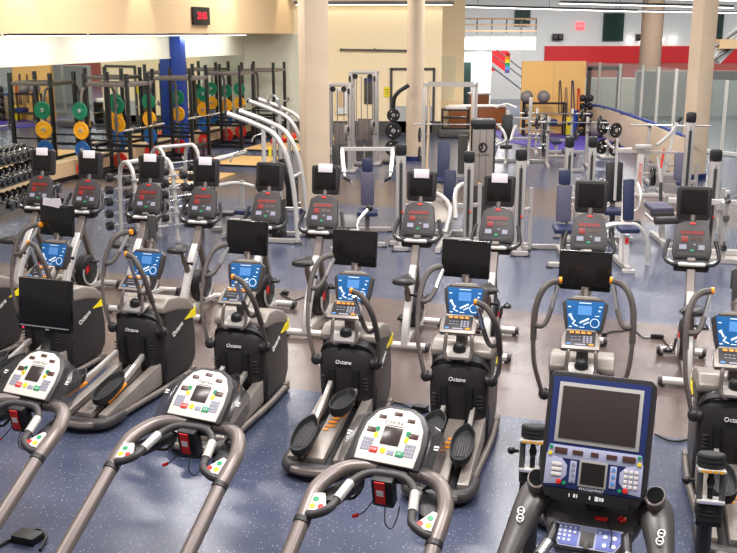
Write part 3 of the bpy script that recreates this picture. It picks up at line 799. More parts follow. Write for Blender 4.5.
# rainbow banner
a, b = W(505.5, 53, 50), W(509.5, 73, 50)
bn = thing('banner', 'narrow rainbow banner hanging under the balcony', 'banner', (0, 0, 0))
for i, (c, nm) in enumerate((('plate_red', 'red_band'), ('orange', 'orange_band'), ('yellow', 'yellow_band'), ('green', 'green_band'), ('display_sky', 'blue_band'), ('purple', 'purple_band'))):
    z0 = a.z+(b.z-a.z)*i/6; z1 = a.z+(b.z-a.z)*(i+1)/6
    q = MB(); q.box(((a.x+b.x)/2, 50, (z0+z1)/2), (b.x-a.x, .02, abs(z1-z0)+.002)); q.done(nm, c, bn)
# reception counter
a, b = W(450, 127, 40), W(506, 107, 40)
ct = thing('reception_counter', 'long brown wooden counter below the balcony', 'counter', (a.x, 40, 0))
L = b.x-a.x; zt = max(b.z, .7)
q = MB(); q.box((L/2, .4, zt/2), (L, .8, zt), bev=.01); q.done('body', 'wood_brown', ct)
q = MB(); q.box((L/2, .38, zt+.02), (L+.1, .9, .05), bev=.01); q.done('worktop', 'white_plastic', ct)
q = MB()
for k in (.5,): q.box((L*k, -.01, zt/2), (.03, .02, zt)); 
q.done('panel_joint', 'dark_grey', ct)
ct2 = thing('counter_return', 'higher wooden counter with white top further back under the balcony', 'counter', (W(474, 112, 45).x, 45, 0))
q = MB(); q.box((.2, 0, .53), (.85, .7, 1.06), bev=.01); q.done('body', 'wood_brown', ct2)
q = MB(); q.box((.2, 0, 1.08), (.95, .8, .07), bev=.01); q.done('worktop', 'white_plastic', ct2)
# orange board with straps
YO = 37.7
a, b = W(519.5, 133, YO), W(586, 61, YO)
bo = thing('partition_board', 'tall orange board standing at the back of the mat area', 'board', ((a.x+b.x)/2, YO, 0))
q = MB(); q.box((0, 0, b.z/2), (b.x-a.x, .14, b.z), bev=.01); q.done('panel', 'orange_board', bo)
q = MB(); q.box((0, -.01, b.z/2), (.015, .15, b.z-.04)); q.done('seam', 'tan', bo)
for i, (px, y0, y1, c, lab) in enumerate(((560, 83, 113, 'steel_dark', 'grey looped band hanging on the orange board, nearest its middle'), (566, 90, 122, 'concrete_dark', 'tan band on the orange board above the yellow box'), (572.5, 83, 115, 'blue_dark', 'dark blue band hanging on the orange board'), (578.5, 90, 110, 'plate_red', 'red band at the right end of the orange board'))):
    p0, p1 = W(px, y0, YO-.1), W(px, y1, YO-.1)
    q = MB(); q.tube([p0+Vector((-.02, 0, 0)), p0+Vector((0, 0, .05)), p0+Vector((.03, 0, 0)), p1+Vector((.06, -.01, .1)), p1+Vector((.0, -.02, 0)), p1+Vector((-.05, -.01, .1))], .02, 6, 4, closed=True)
    tag(q.done('resistance_band', c), lab, 'band')
# purple mat
q = MB(); P4 = [G(490, 131), G(590, 131), G(630, 147), G(620, 151), G(560, 152), G(503, 141)]
q.prism([(p.x, p.y) for p in P4], .0, .02, 'z'); tag(q.done('exercise_mat', 'purple_mat'), 'large purple exercise mat in front of the orange board', 'mat')
# low curved wall with blue rail
top = [G(588, 106, 1.05), G(604, 108, 1.05), G(622, 113.5, 1.05), G(650, 123.5, 1.05), G(686, 138, 1.05)]
pts = catmull([Vector((p.x, p.y, 0)) for p in top], 5)
q = MB(); q.beam([p+Vector((0, 0, .5)) for p in pts], .16, 1.0); S('wall_low', q, 'concrete')
rr = thing('handrail', 'blue handrail along the top of the low curved wall', 'handrail', (0, 0, 0))
q = MB(); q.tube([p+Vector((-.02, 0, 1.1)) for p in pts], .045, 8); q.done('rail', 'blue_paint', rr)
for p in pts[::5]:
    q = MB(); q.cyl(p+Vector((0, 0, .95)), p+Vector((-.01, 0, 1.1)), .025); q.done('bracket', 'blue_dark', rr)
# glass screens with pale mullions, beyond the low wall
def screen(name, path, ztop, n, zb=0.0):
    P_ = [Vector(p) for p in path]
    q = MB(); q.prism([(p.x, p.y) for p in P_]+[(p.x+.02, p.y+.04) for p in reversed(P_)], zb, ztop, 'z'); w_ = S(name, q, 'glass_pale')
    q = MB()
    for i in range(n):
        t = i/(n-1)*(len(P_)-1); k = min(int(t), len(P_)-2); p = P_[k].lerp(P_[k+1], t-k)
        q.box((p.x, p.y-.03, ztop/2), (.08, .1, ztop))
    q.done_each('mullion', 'mullion', w_)
    q = MB()
    for k in range(len(P_)-1):
        q.beam([P_[k]+Vector((0, 0, zb+.06)), P_[k+1]+Vector((0, 0, zb+.06))], .14, .12)
    q.done('sill', 'mullion', w_)
screen('window_1', [(W(579, 100, 41).x, 41, 0), (W(641, 100, 36).x, 36, 0), (W(694, 100, 30.5).x, 30.5, 0)], 2.6, 7)
screen('window_2', [(W(709, 100, 31.5).x, 31.5, 0), (W(760, 100, 30).x, 30, 0)], 2.3, 4)
# grey doorframe in the glass
a, b = W(587, 112, 40), W(620, 68, 40)
q = MB()
for x in (a.x, b.x): q.box((x, 40, b.z/2), (.16, .14, b.z))
q.box(((a.x+b.x)/2, 40, b.z), (b.x-a.x+.16, .14, .16)); d2 = S('door_2', q, 'steel_dark')
q = MB(); q.box(((a.x+b.x)/2, 40.02, b.z/2), (b.x-a.x-.16, .03, b.z-.1)); q.done('door_leaf', 'glass_pale', d2)
# stair flank at far right
a = W(713, 60, 34); q = MB(); q.beam([a, W(745, 28, 34)], .9, .35); o = tag(q.done('stair_flight', 'wall_white'), 'pale stair flight climbing at the upper right edge', 'stairs')
q = MB(); q.tube([W(713, 48, 33.4), W(745, 26, 33.4)], .05, 6); q.tube([W(713, 60, 33.4), W(745, 38, 33.4)], .05, 6); q.done('handrail', 'steel_dark', o)
q = MB(); p = W(730, 44, 33.2); q.box((p.x+.2, 33.5, p.z), (1.0, .5, .3)); q.done('landing', 'soffit_cream', o)
# clock on the soffit
def ray_soffit(px, py):
    u = (px-368.5)/FPX; v = (py-276.5)/FPX
    d = Vector((u, CP-v*SP, -(SP+v*CP))); o = Vector((0, 0, CAMH)); c = on_wall(0, 1.88)
    return o+d*((c-o).dot(WN)/d.dot(WN))
a = ray_soffit(199.5, 16)
ck = thing('wall_clock', 'black digital clock with red digits on the cream soffit', 'clock', a, WYAW-90)
ck.rotation_euler = (0, 0, R(90-WYAW))
cs = 1.0
q = MB(); q.box((0, -.04, 0), (1.1, .09, .5), bev=.015); q.done('case', 'black', ck)
text('21:05', .29, 'led_clock', ck, frame_mtx((.0, -.09, 0), (1, 0, 0), (0, 0, 1)), name='digits', sx=1.05)
# accent spots washing the soffit
for px in (20, 140, 228, 283):
    p = ray_soffit(px, 6); l = bpy.data.lights.new('spot', 'SPOT'); l.energy = 220; l.spot_size = R(50); l.spot_blend = .6; l.shadow_soft_size = .06; l.color = (1, .9, .76)
    o = bpy.data.objects.new('accent_lamp', l); COL.objects.link(o); o.location = p+WN*.55+Vector((0, 0, 1.5))
    dirv = (p-Vector((0, 0, .4))-o.location); o.rotation_euler = dirv.to_track_quat('-Z', 'Y').to_euler()
p = Vector((3.9, 41, 3.6)); l = bpy.data.lights.new('spot', 'SPOT'); l.energy = 650; l.spot_size = R(50); l.spot_blend = .6; l.color = (1, .92, .8)
o = bpy.data.objects.new('accent_lamp', l); COL.objects.link(o); o.location = (3.9, 40.4, 5.2); o.rotation_euler = (R(-14), 0, 0)
# ------------------------------------------------------------------ squat racks along the mirror
def weight_plate(col, r=.225, w_=.05, name='weight_plate', lab='x', group=None):
    q = MB(); q.lathe([(.026, -w_/2), (r*.38, -w_/2), (r*.42, -w_*.3), (r*.82, -w_*.3), (r*.86, -w_/2), (r, -w_/2+.006), (r, w_/2-.006), (r*.86, w_/2), (r*.82, w_*.3), (r*.42, w_*.3), (r*.38, w_/2), (.026, w_/2)], axis='x', seg=26)
    o = q.done(name, col); tag(o, lab, 'weight plate', group)
    q = MB(); q.lathe([(.026, -w_*.52), (.055, -w_*.52), (.055, w_*.52), (.026, w_*.52)], axis='x', seg=14); q.done('hub', 'silver', o)
    q = MB()
    for k in range(3):
        a = 2*math.pi*k/3
        q.box((w_*.31, math.cos(a)*r*.62, math.sin(a)*r*.62), (.004, .05, .018), (math.degrees(a)+90, 0, 0))
    q.done('lettering', 'label_white', o)
    return o
def make_rack(L=1.7):
    """local x away from the wall, y along the wall"""
    r = thing('squat_rack', 'x', 'squat rack', group='black squat racks along the mirror')
    for x in (.3, 1.5):
        for y in (-L/2+.28, L/2-.28):
            q = MB(); q.box((x, y, 1.35), (.09, .09, 2.7), bev=.006); u = q.done('upright', 'black', r)
            q = MB()
            for k in range(18): q.box((x+.046, y, .5+k*.11), (.004, .022, .022))
            q.done('peg_hole', 'steel_dark', u)
    for y in (-L/2+.28, L/2-.28):
        q = MB(); q.box((.9, y, 2.42), (1.3, .07, .1), bev=.008); q.done('side_beam', 'tube_grey', r)
        q = MB(); q.box((.9, y, .06), (1.3, .08, .1)); q.box((.9, y, .75), (1.14, .06, .08)); q.box((.9, y, 1.0), (1.14, .05, .05)); q.done_each('lower_beam', 'black', r)
    for x in (.3, 1.5):
        q = MB(); q.box((x, 0, 2.42), (.07, L-.56, .1), bev=.008); q.done('cross_beam', 'tube_grey', r)
    q = MB(); q.box((.3, 0, .5), (.06, L-.56, .08)); q.box((.3, 0, .06), (.06, L-.56, .1)); q.done_each('rear_beam', 'black', r)
    for s in (-1, 1):
        q = MB(); q.tube([(.34, s*(L/2), .05), (.34, s*(L/2), 1.95), (.34, s*(L/2-.03), 2.16), (.33, s*(L/2-.12), 2.3), (.3, s*(L/2-.28), 2.34)], .04, 10, 3); q.done('storage_post', 'tube_grey', r)
        for z in (.28, .78, 1.28, 1.78):
            q = MB(); q.cyl((.34, s*(L/2), z), (.34, s*(L/2+.2), z), .022, seg=8); q.done('storage_peg', 'chrome', r)
        q = MB(); q.box((1.56, s*(L/2-.28), 1.3), (.1, .1, .1), bev=.01); q.box((1.63, s*(L/2-.28), 1.36), (.04, .06, .14)); q.done('bar_catch', 'steel_dark', r)
    return r
rack = make_rack()
RS = [(.93, 'nearest to the dumbbell rack'), (4.66, 'second along the mirror, before the blue column'), (8.4, 'just behind the blue column'), (11.5, 'at the mirror end')]
def barbell(p, d, L=2.2, lab='', group=None, name='barbell'):
    d = Vector(d).normalized(); p = Vector(p)
    q = MB(); q.cyl(p-d*(L/2-.42), p+d*(L/2-.42), .0145, seg=8); o = q.done(name, 'chrome'); tag(o, lab, 'barbell', group)
    for s in (-1, 1):
        q = MB(); q.cyl(p+d*s*(L/2-.42), p+d*s*(L/2), .025, seg=10); q.cyl(p+d*s*(L/2-.44), p+d*s*(L/2-.41), .04, seg=10); q.done('sleeve', 'silver', o)
    return o
PLC = [('plate_green', 'green', 1.78), ('plate_yellow', 'yellow', 1.28), ('plate_blue', 'blue', .78), ('plate_red', 'red', .28)]
protos = {}
for i, (s, where) in enumerate(RS):
    o = rack if i == 0 else dup(rack)
    o.location = on_wall(s, .2); o.rotation_euler = (0, 0, -R(WYAW)); o['label'] = 'black squat rack with grey top beams, '+where
    for sd in ((-1, 1) if i < 3 else (-1,)):
        for c, nm, z in PLC:
            if c not in protos: pl = weight_plate(c); protos[c] = pl
            else: pl = dup(protos[c])
            pl.location = on_wall(s+sd*(.85+.10), .2+.34, z); pl.rotation_euler = (0, 0, -R(WYAW-90+6))
            pl['label'] = '%s weight plate on the %s post of the rack %s' % (nm, 'near' if sd < 0 else 'far', where.split(',')[0])
            pl['group'] = 'coloured bumper plates on the racks'
    barbell(on_wall(s, .2+1.64, 1.32), WD, 2.2, 'barbell on the front catches of the rack '+where.split(',')[0], 'barbells on the squat racks')
    q = MB(); q.box((0, 0, .02), (2.0, 2.2, .04), bev=.005)
    pf = q.done('lifting_platform', 'wood', loc=on_wall(s, .2+2.7), rot=(0, 0, -WYAW)); tag(pf, 'tan wooden lifting platform in front of the rack '+where.split(',')[0], 'platform', 'wooden platforms')
    q = MB(); 
    for y in (-1.12, 1.12): q.box((0, y, .025), (2.0, .06, .05))
    q.done_each('edge_strip', 'black', pf)
    # bench and stool box in some racks
for i, s in enumerate((1.0, 4.7)):
    b = thing('flat_bench', ['black flat bench inside the rack nearest to the dumbbell rack', 'black flat bench inside the second squat rack'][i], 'bench', on_wall(s, 1.55), WYAW, 'black benches in the racks')
    q = MB(); q.box((0, 0, .42), (.28, 1.2, .08), bev=.03); q.done('pad', 'black', b)
    q = MB(); q.beam([(0, -.5, .36), (0, .5, .36)], .06, .05); q.done('spine', 'steel_dark', b)
    for y in (-.45, .45):
        q = MB(); q.box((0, y, .19), (.06, .06, .34)); q.box((0, y, .03), (.4, .06, .05)); q.done('leg', 'steel_dark', b)
# red and black boxes / kettlebells seen through the far racks
for i in range(5):
    k = thing('kettlebell', 'red kettlebell on the floor beside the far rack, %s of its line' % ('nearest', 'second', 'third', 'fourth', 'farthest')[i], 'kettlebell', on_wall(9.2+.45*i, 2.35), 0, 'red kettlebells')
    q = MB(); q.lathe([(0, 0), (.09, 0), (.14, .06), (.145, .14), (.1, .22), (.06, .25), (0, .25)], seg=14); q.done('bell', 'plate_red', k)
    q = MB(); q.tube([(-.07, 0, .22), (-.08, 0, .32), (0, 0, .37), (.08, 0, .32), (.07, 0, .22)], .018, 6, 3); q.done('handle', 'steel_dark', k)
# ------------------------------------------------------------------ dumbbell rack
DO = Vector((-7.62, 19.6, 0)); DYAW = 6
dr = thing('dumbbell_rack', 'black three-tier dumbbell rack standing against the mirror wall', 'dumbbell rack', DO, DYAW)
for y in (-.9, 2.55):
    q = MB(); q.beam([(.35, y, 0), (-.15, y, 1.15)], .08, .1); q.beam([(-.3, y, .04), (.45, y, .04)], .08, .08); q.done('side_frame', 'black', dr)
TI = [(.27, .4, 'bottom'), (.0, .82, 'middle'), (-.22, 1.2, 'top')]
for x, z, nm in TI:
    q = MB(); q.box((x, .82, z-.12), (.34, 3.5, .03), (0, 16, 0)); q.box((x+.15, .82, z-.15), (.02, 3.5, .08)); q.done('shelf', 'steel_dark', dr)
def make_dumbbell(r=.11, L=.42):
    q = MB()
    q.cyl((-L/2+.1, 0, 0), (L/2-.1, 0, 0), .017, seg=8); o = q.done('dumbbell', 'chrome')
    for s in (-1, 1):
        q = MB(); q.lathe([(0, s*(L/2-.12)), (r*.85, s*(L/2-.12)), (r, s*(L/2-.11)), (r, s*(L/2-.015)), (r*.9, s*L/2), (0, s*L/2)] if s > 0 else [(0, -L/2), (r*.9, -L/2), (r, -L/2+.015), (r, -L/2+.11), (r*.85, -L/2+.12), (0, -L/2+.12)], axis='x', seg=12); h = q.done('head', 'black_gloss', o)
        q = MB(); q.lathe([(0, s*(L/2+.001)), (r*.5, s*(L/2+.001)), (r*.5, s*(L/2+.004)), (0, s*(L/2+.004))], axis='x', seg=10); q.done('cap', 'steel_dark', h)
    return o
ORD = ('first', 'second', 'third', 'fourth', 'fifth', 'sixth', 'seventh', 'eighth', 'ninth', 'tenth', 'eleventh', 'twelfth', 'thirteenth', 'fourteenth', 'fifteenth', 'sixteenth')
db = None
DM = Matrix.Translation(DO) @ rotm(0, 0, -DYAW)
for ti, (x, z, nm) in enumerate(TI):
    n = 10
    for k in range(n):
        y = 2.36-k*.255
        o = make_dumbbell() if db is None else dup(db)
        db = db or o
        o.matrix_basis = DM @ Matrix.Translation((x, y, z+.0)) @ rotm(0, 16, 0)
        tag(o, 'black round dumbbell, %s from the far end of the %s tier of the dumbbell rack' % (ORD[k], nm), 'dumbbell', 'dumbbells on the three-tier rack')
# ------------------------------------------------------------------ fixed barbell racks with white arches
def make_barbell_rack():
    r = thing('barbell_rack', 'x', 'barbell rack', group='white arched barbell racks')
    for x in (-.4, .4):
        q = MB(); q.tube([(x, -.31, .03), (x, -.28, .7), (x, -.23, 1.25), (x, -.16, 1.42), (x, 0, 1.5), (x, .16, 1.42), (x, .23, 1.25), (x, .28, .7), (x, .31, .03)], .038, 10, 4); a = q.done('arch', 'silver_light', r)
        q = MB()
        for s in (-1, 1): q.cyl((x, s*.31, 0), (x, s*.31, .05), .055)
        q.done_each('foot', 'silver', a)
    q = MB(); q.cyl((-.4, 0, 1.5), (.4, 0, 1.5), .036); q.cyl((-.4, 0, .25), (.4, 0, .25), .03); q.done_each('cross_tube', 'silver_light', r)
    for s in (-1, 1):
        for k in range(5):
            z = .32+.22*k; y = s*(.30-.01*k-.02*max(0, k-2))
            q = MB()
            for x in (-.4, .4): q.tube([(x, y, z), (x, y+s*.09, z-.03), (x, y+s*.13, z+.03)], .016, 6)
            q.done_each('hook', 'silver_light', r)
    return r
def fixed_bar():
    q = MB(); q.cyl((-.55, 0, 0), (.55, 0, 0), .015, seg=8); o = q.done('fixed_barbell', 'chrome'); tag(o, 'x', 'barbell')
    for s in (-1, 1):
        q = MB(); q.lathe([(0, -.055), (.065, -.055), (.078, -.042), (.078, .042), (.065, .055), (0, .055)], (s*.58, 0, 0), 'x', 14); h = q.done('head', 'black_rubber', o)
        q = MB(); q.lathe([(0, -.06), (.04, -.06), (.04, .06), (0, .06)], (s*.58, 0, 0), 'x', 12); q.done('cap', 'steel_dark', h)
    return o
br_ = make_barbell_rack(); fb = None
for i, (px, py, yw, lab) in enumerate(((-3.98, 17.6, -44, 'white arched barbell rack behind the third bike, nearer of the two'), (-3.9, 19.9, -44, 'white arched barbell rack, farther of the two, beside the curved-arm machines'))):
    o = br_ if i == 0 else dup(br_)
    g = Vector((px, py, 0)); o.location = g; o.rotation_euler = (0, 0, -R(yw)); o['label'] = lab
    m = Matrix.Translation(g) @ rotm(0, 0, -yw)
    for s in (-1, 1):
        for k in range(5):
            if i == 1 and s > 0 and k == 4: continue
            z = .32+.22*k; y = s*(.30-.01*k-.02*max(0, k-2)+.075)
            f = fixed_bar() if fb is None else dup(fb); fb = fb or f
            f.matrix_basis = m @ Matrix.Translation((0, y, z+.012))
            tag(f, 'black-headed fixed barbell, %s from the bottom on the %s side of the %s arched rack' % (ORD[k], 'near' if s < 0 else 'far', ('nearer', 'farther')[i]), 'barbell', 'fixed barbells on the arched racks')
# ------------------------------------------------------------------ strength machines
EACH = set('upright foot pulley guide_rod weight_stack storage_peg peg catch edge_strip post carriage base_rail horn arm shelf shelf_rail side_panel hook cross_tube top_beam cross_bar side_upright press_arm grip pad lever_arm foot_rest link_beam'.split())
def machine(name, label, cat, loc, yaw, spec, group=None):
    r = thing(name, label, cat, loc, yaw, group); made = {}
    for nm, m, prims in spec:
        par = r
        if '>' in nm: a, nm = nm.split('>'); par = made[a]
        q = MB()
        for pr in prims:
            k = pr[0]
            if k == 't': q.tube(pr[1], pr[2], 8, pr[3] if len(pr) > 3 else 0)
            elif k == 'b': q.box(pr[1], pr[2], pr[3] if len(pr) > 3 else (0, 0, 0), pr[4] if len(pr) > 4 else 0)
            elif k == 'c': q.cyl(pr[1], pr[2], pr[3])
            elif k == 'w': q.beam(pr[1], pr[2], pr[3], pr[4] if len(pr) > 4 else 0)
            elif k == 'd': q.lathe([(0, -pr[3]/2), (pr[2], -pr[3]/2), (pr[2], pr[3]/2), (0, pr[3]/2)], pr[1], pr[4] if len(pr) > 4 else 'x', 18)
            elif k == 's': q.ball(pr[1], pr[2])
        if nm in EACH and len(prims) > 1: o = q.done_each(nm, m, par)[0]
        else: o = q.done(nm, m, par)
        made.setdefault(nm, o)
    return r
def stack_post(H=1.7, w_=.17, d_=.13, x=0, y=0):
    """slim weight-stack pillar with a dark cap, a guide slot and its stack"""
    return [('pillar', 'silver', [('b', (x, y, H/2), (w_, d_, H), (0, 0, 0), .015)]),
            ('pillar>slot', 'steel_dark', [('b', (x, y-d_/2-.002, H*.5), (w_*.35, .008, H*.8))]),
            ('pillar_cap', 'black', [('b', (x, y, H+.06), (w_*1.15, d_*1.2, .22), (0, 0, 0), .05)]),
            ('pillar>cable', 'black', [('c', (x, y-d_/2-.012, .3), (x, y-d_/2-.012, H-.1), .006)]),
            ('pillar>pin', 'red', [('s', (x+.03, y-d_/2-.02, .62), .022)])]
def base_T(w_=.9, L=1.4, m='silver'):
    return [('base_frame', m, [('w', [(-w_/2, 0, .05), (w_/2, 0, .05)], .08, .08), ('w', [(0, 0, .05), (0, -L, .05)], .08, .08), ('w', [(-w_*.35, -L, .05), (w_*.35, -L, .05)], .08, .08)]),
            ('base_frame>foot', 'black_rubber', [('b', (s*w_*.47, 0, .012), (.1, .11, .024)) for s in (-1, 1)]+[('b', (s*w_*.33, -L, .012), (.1, .11, .024)) for s in (-1, 1)])]
def seat_set(y=-.75, back='pad_slate', head='pad_navy', zs=.48, tilt=-6, hb=.62, bw=.25):
    zb = zs+.12+hb/2
    return [('seat_post', 'tube_grey', [('b', (0, y, zs/2), (.08, .08, zs)), ('b', (0, y+.16, zs*.9), (.06, .4, .06))]),
            ('seat', head, [('b', (0, y-.02, zs+.04), (.38, .4, .09), (4, 0, 0), .035)]),
            ('backrest', back, [('b', (0, y+.24, zb), (bw, .09, hb), (tilt, 0, 0), .035)]),
            ('headrest', head, [('b', (0, y+.28, zb+hb/2+.13), (bw*.8, .09, .25), (tilt, 0, 0), .035)]),
            ('back_support', 'silver', [('w', [(0, y+.16, .1), (0, y+.34, zb+hb/2)], .07, .07)])]
def press(label, loc, yaw, back='pad_slate', arms=True, group=None, post=True, H=1.7):
    sp_ = base_T()+seat_set(back=back)
    if post: sp_ += stack_post(H, x=.62, y=-.2)+[('link_beam', 'silver', [('w', [(0, -.3, .75), (.62, -.2, .75)], .07, .07), ('w', [(0, -.3, .1), (.62, -.2, .1)], .07, .07)])]
    if arms:
        sp_ += [('cross_bar', 'silver_light', [('w', [(-.5, -.3, 1.62), (.5, -.3, 1.62)], .07, .07)])]
        for s in (-1, 1):
            sp_ += [('press_arm', 'silver_light', [('t', [(s*.46, -.3, 1.62), (s*.46, -.45, 1.5), (s*.42, -.8, 1.25)], .04, 3)]), ('press_arm.%d' % s, 'silver', [('t', [(s*.42, -.8, 1.25), (s*.4, -.9, 1.18), (s*.3, -.95, 1.12), (s*.26, -.9, 1.0)], .02, 3)]),
                    ('grip', 'black_rubber', [('c', (s*.42, -.92, 1.18), (s*.3, -.96, 1.12), .028)])]
    sp_ = [(n.split('.')[0], a, b) for n, a, b in sp_]
    return machine('chest_press', label, 'weight machine', loc, yaw, sp_, group)
# chest press in front of the cable stations, and its twin further right
press('chest press with slate back pad and white arms, below the cable stations', (-.02, 18.6, 0), 0, post=False)
press('seated press with slate back pad, between the two groups of capped posts', (3.34, 17.0, 0), 4, arms=False, post=False)
# free-standing stack posts with their machines
def leg_machine(label, loc, yaw, H=1.7, seat=True, pads=('black', 'pad_navy'), w_=.17):
    rc = .75 if seat else .2
    sp_ = base_T(.8 if seat else .36, 1.2 if seat else .45)+stack_post(H, w_)+[
        ('link_beam', 'silver', [('w', [(.05, 0, .72), (rc, .1, .72)], .07, .07), ('w', [(.05, 0, .1), (rc, .1, .1)], .07, .07)]),
        ('side_upright', 'silver', [('b', (rc, .1, .55), (.07, .07, 1.1))])]
    if seat:
        sp_ += [('backrest', pads[0], [('b', (.72, -.05, 1.05), (.3, .1, .66), (-8, 0, 0), .04)]), ('seat', pads[1], [('b', (.72, -.35, .55), (.4, .42, .1), (5, 0, 0), .04)]),
                ('roller', pads[0], [('c', (.5, -.62, .42), (.94, -.62, .42), .06)]), ('lever', 'silver_light', [('t', [(.95, -.1, 1.0), (1.0, -.4, .8), (1.0, -.62, .45), (.9, -.62, .42)], .025, 3)])]
    return machine('leg_machine', label, 'weight machine', loc, yaw, sp_)
leg_machine('weight machine with dark-capped post below the round concrete column', (.57, 17.3, 0), 0, 1.66, seat=False)
leg_machine('weight machine with short capped post, left of the wide tower', (1.78, 17.4, 0), 6, 1.52, seat=False)
leg_machine('weight machine with capped post, right of the wide tower', (2.62, 16.9, 0), 4, 1.62, seat=False)
leg_machine('weight machine with the left of two twin capped posts', (3.66, 18.0, 0), 0, 1.72, seat=False, w_=.14)
leg_machine('weight machine with the right of two twin capped posts', (4.08, 18.0, 0), 10, 1.72, seat=False, w_=.14)
leg_machine('weight machine with capped post in front of the right concrete column', (6.55, 20.2, 0), 10, 1.98, seat=False)
leg_machine('weight machine with tall black capped post near the right edge', (5.92, 16.8, 0), 8, 1.62, seat=False)
# wide tower
tw = machine('weight_tower', 'wide silver weight tower with black cap and round emblem', 'weight machine', (2.16, 18.7, 0), 5, [
    ('shroud', 'housing_silver', [('b', (0, 0, 1.0), (.42, .3, 1.98), (0, 0, 0), .03)]),
    ('shroud>groove', 'tube_grey', [('b', (s*.06, -.152, 1.0), (.012, .006, 1.9)) for s in (-1, 1)]),
    ('edge_strip', 'black', [('b', (s*.215, -.1, 1.0), (.03, .12, 1.96)) for s in (-1, 1)]),
    ('cap', 'black', [('b', (0, -.01, 2.05), (.48, .36, .2), (0, 0, 0), .08)]),
    ('lower_shroud', 'charcoal_light', [('b', (0, -.155, .45), (.4, .03, .9), (0, 0, 0), .01)]),
    ('base', 'steel_dark', [('b', (0, 0, .03), (.6, .5, .06))]),
    ('weight_pin', 'orange', [('b', (-.05, -.175, .95), (.03, .03, .04))])])
q = MB(); q.tube([(.07*math.cos(a), -.16, 1.62+.08*math.sin(a)) for a in [2*math.pi*k/20 for k in range(20)]], .016, 6, closed=True); q.tube([(-.05, -.16, 1.58), (-.015, -.16, 1.62), (-.02, -.16, 1.68)], .02, 6, 3); q.done('emblem', 'black', tw)
text('ATLANTIS', .055, 'dark_grey', tw, frame_mtx((0, -.158, 1.48), (1, 0, 0), (0, 0, 1)))
# curved white-arm pulldown machines
def curved_machine(label, loc, yaw, pads=True):
    sp_ = []
    for s in (-1, 1):
        y = s*.32
        sp_ += [('curved_upright', 'silver_light', [('t', [(.55, y, .04), (.5, y, .9), (.38, y, 1.55), (.16, y, 1.95), (-.2, y, 2.14), (-.72, y, 2.32)], .045, 4)]),
                ('straight_post', 'silver_light', [('t', [(-.05, y, .04), (-.05, y, 2.06)], .04)]),
                ('base_rail', 'silver', [('w', [(-.5, y, .05), (.6, y, .05)], .08, .08)]),
                ('base_rail>foot', 'steel_dark', [('d', (.55, y, .02), .07, .04, 'z'), ('d', (-.45, y, .02), .07, .04, 'z')]),
                ('end_plug', 'charcoal', [('c', (-.71, y, 2.317), (-.75, y, 2.33), .047)])]
    sp_ += [('cross_tube', 'silver', [('c', (-.05, -.32, 2.02), (-.05, .32, 2.02), .035), ('c', (.45, -.32, 1.2), (.45, .32, 1.2), .03), ('c', (.53, -.32, .4), (.53, .32, .4), .03), ('c', (.54, -.32, .15), (.54, .32, .15), .03)]),
            ('weight_stack', 'black', [('b', (.1, 0, .4), (.2, .3, .7), (0, 0, 0), .01)]),
            ('guide_rod', 'chrome', [('c', (.1, s*.08, .1), (.1, s*.08, 1.95), .012) for s in (-1, 1)]),
            ('pulley', 'black', [('d', (-.62, 0, 2.2), .07, .03, 'y'), ('d', (-.05, 0, 2.0), .07, .03, 'y')]),
            ('cable', 'black', [('c', (-.62, 0, 2.13), (-.62, 0, 1.6), .006), ('c', (-.62, 0, 2.27), (-.05, 0, 2.07), .006)]),
            ('pull_bar', 'chrome', [('t', [(-.62, -.5, 1.48), (-.62, -.3, 1.58), (-.62, .3, 1.58), (-.62, .5, 1.48)], .016, 3)]),
            ('yellow_tag', 'yellow', [('b', (-.02, -.05, 1.62), (.02, .12, .16))])]
    if pads: sp_ += [('seat', 'pad_navy', [('b', (-.5, 0, .5), (.4, .34, .09), (0, 0, 0), .03)]), ('seat_post', 'silver', [('b', (-.5, 0, .25), (.08, .08, .44))]), ('backrest', 'black', [('b', (.3, 0, 1.15), (.1, .3, .75), (0, -14, 0), .03)])]
    sp_ += [('handle', 'chrome', [('t', [(-.25, -.3, 2.16), (-.3, -.3, 2.38), (-.12, -.3, 2.42), (-.02, -.3, 2.1)], .03, 3)])] if not pads else []
    return machine('pulldown_machine', label, 'weight machine', loc, yaw, sp_)
curved_machine('white pulldown machine with curved uprights, nearer of the pair beside the square column', (-1.75, 17.9, 0), 12)
curved_machine('white pulldown machine with curved uprights, farther one with the bent handle', (-1.75, 21.2, 0), 12, False)
# plate-loaded row with two black plates
sr = machine('seated_row', 'low silver plate-loaded machine between the fourth and fifth bikes', 'weight machine', G(233, 232), 10, [
    ('base_frame', 'silver', [('w', [(-.4, 0, .05), (.4, 0, .05)], .08, .08), ('w', [(0, -.6, .05), (0, .9, .05)], .08, .08), ('w', [(-.35, .9, .05), (.35, .9, .05)], .08, .08)]),
    ('upright', 'silver', [('w', [(.1, .3, .08), (.1, .35, .95)], .08, .08), ('w', [(0, -.5, .05), (0, -.5, .42)], .07, .07)]),
    ('seat', 'charcoal', [('b', (0, -.5, .46), (.42, .34, .08), (0, 0, 0), .03)]), ('foot_rest', 'steel_dark', [('b', (-.35, -.75, .3), (.34, .3, .05), (10, 0, 0), .01), ('b', (-.35, -.75, .15), (.06, .06, .3))]),
    ('lever_arm', 'silver_light', [('t', [(-.35, .3, .85), (0, .33, .9), (.35, .3, .85)], .035, 3), ('t', [(-.38, .2, 1.35), (.2, .4, 1.5)], .045)]),
    ('grip', 'black_rubber', [('c', (-.55, .15, 1.3), (-.38, .2, 1.35), .03)])])
wp = None
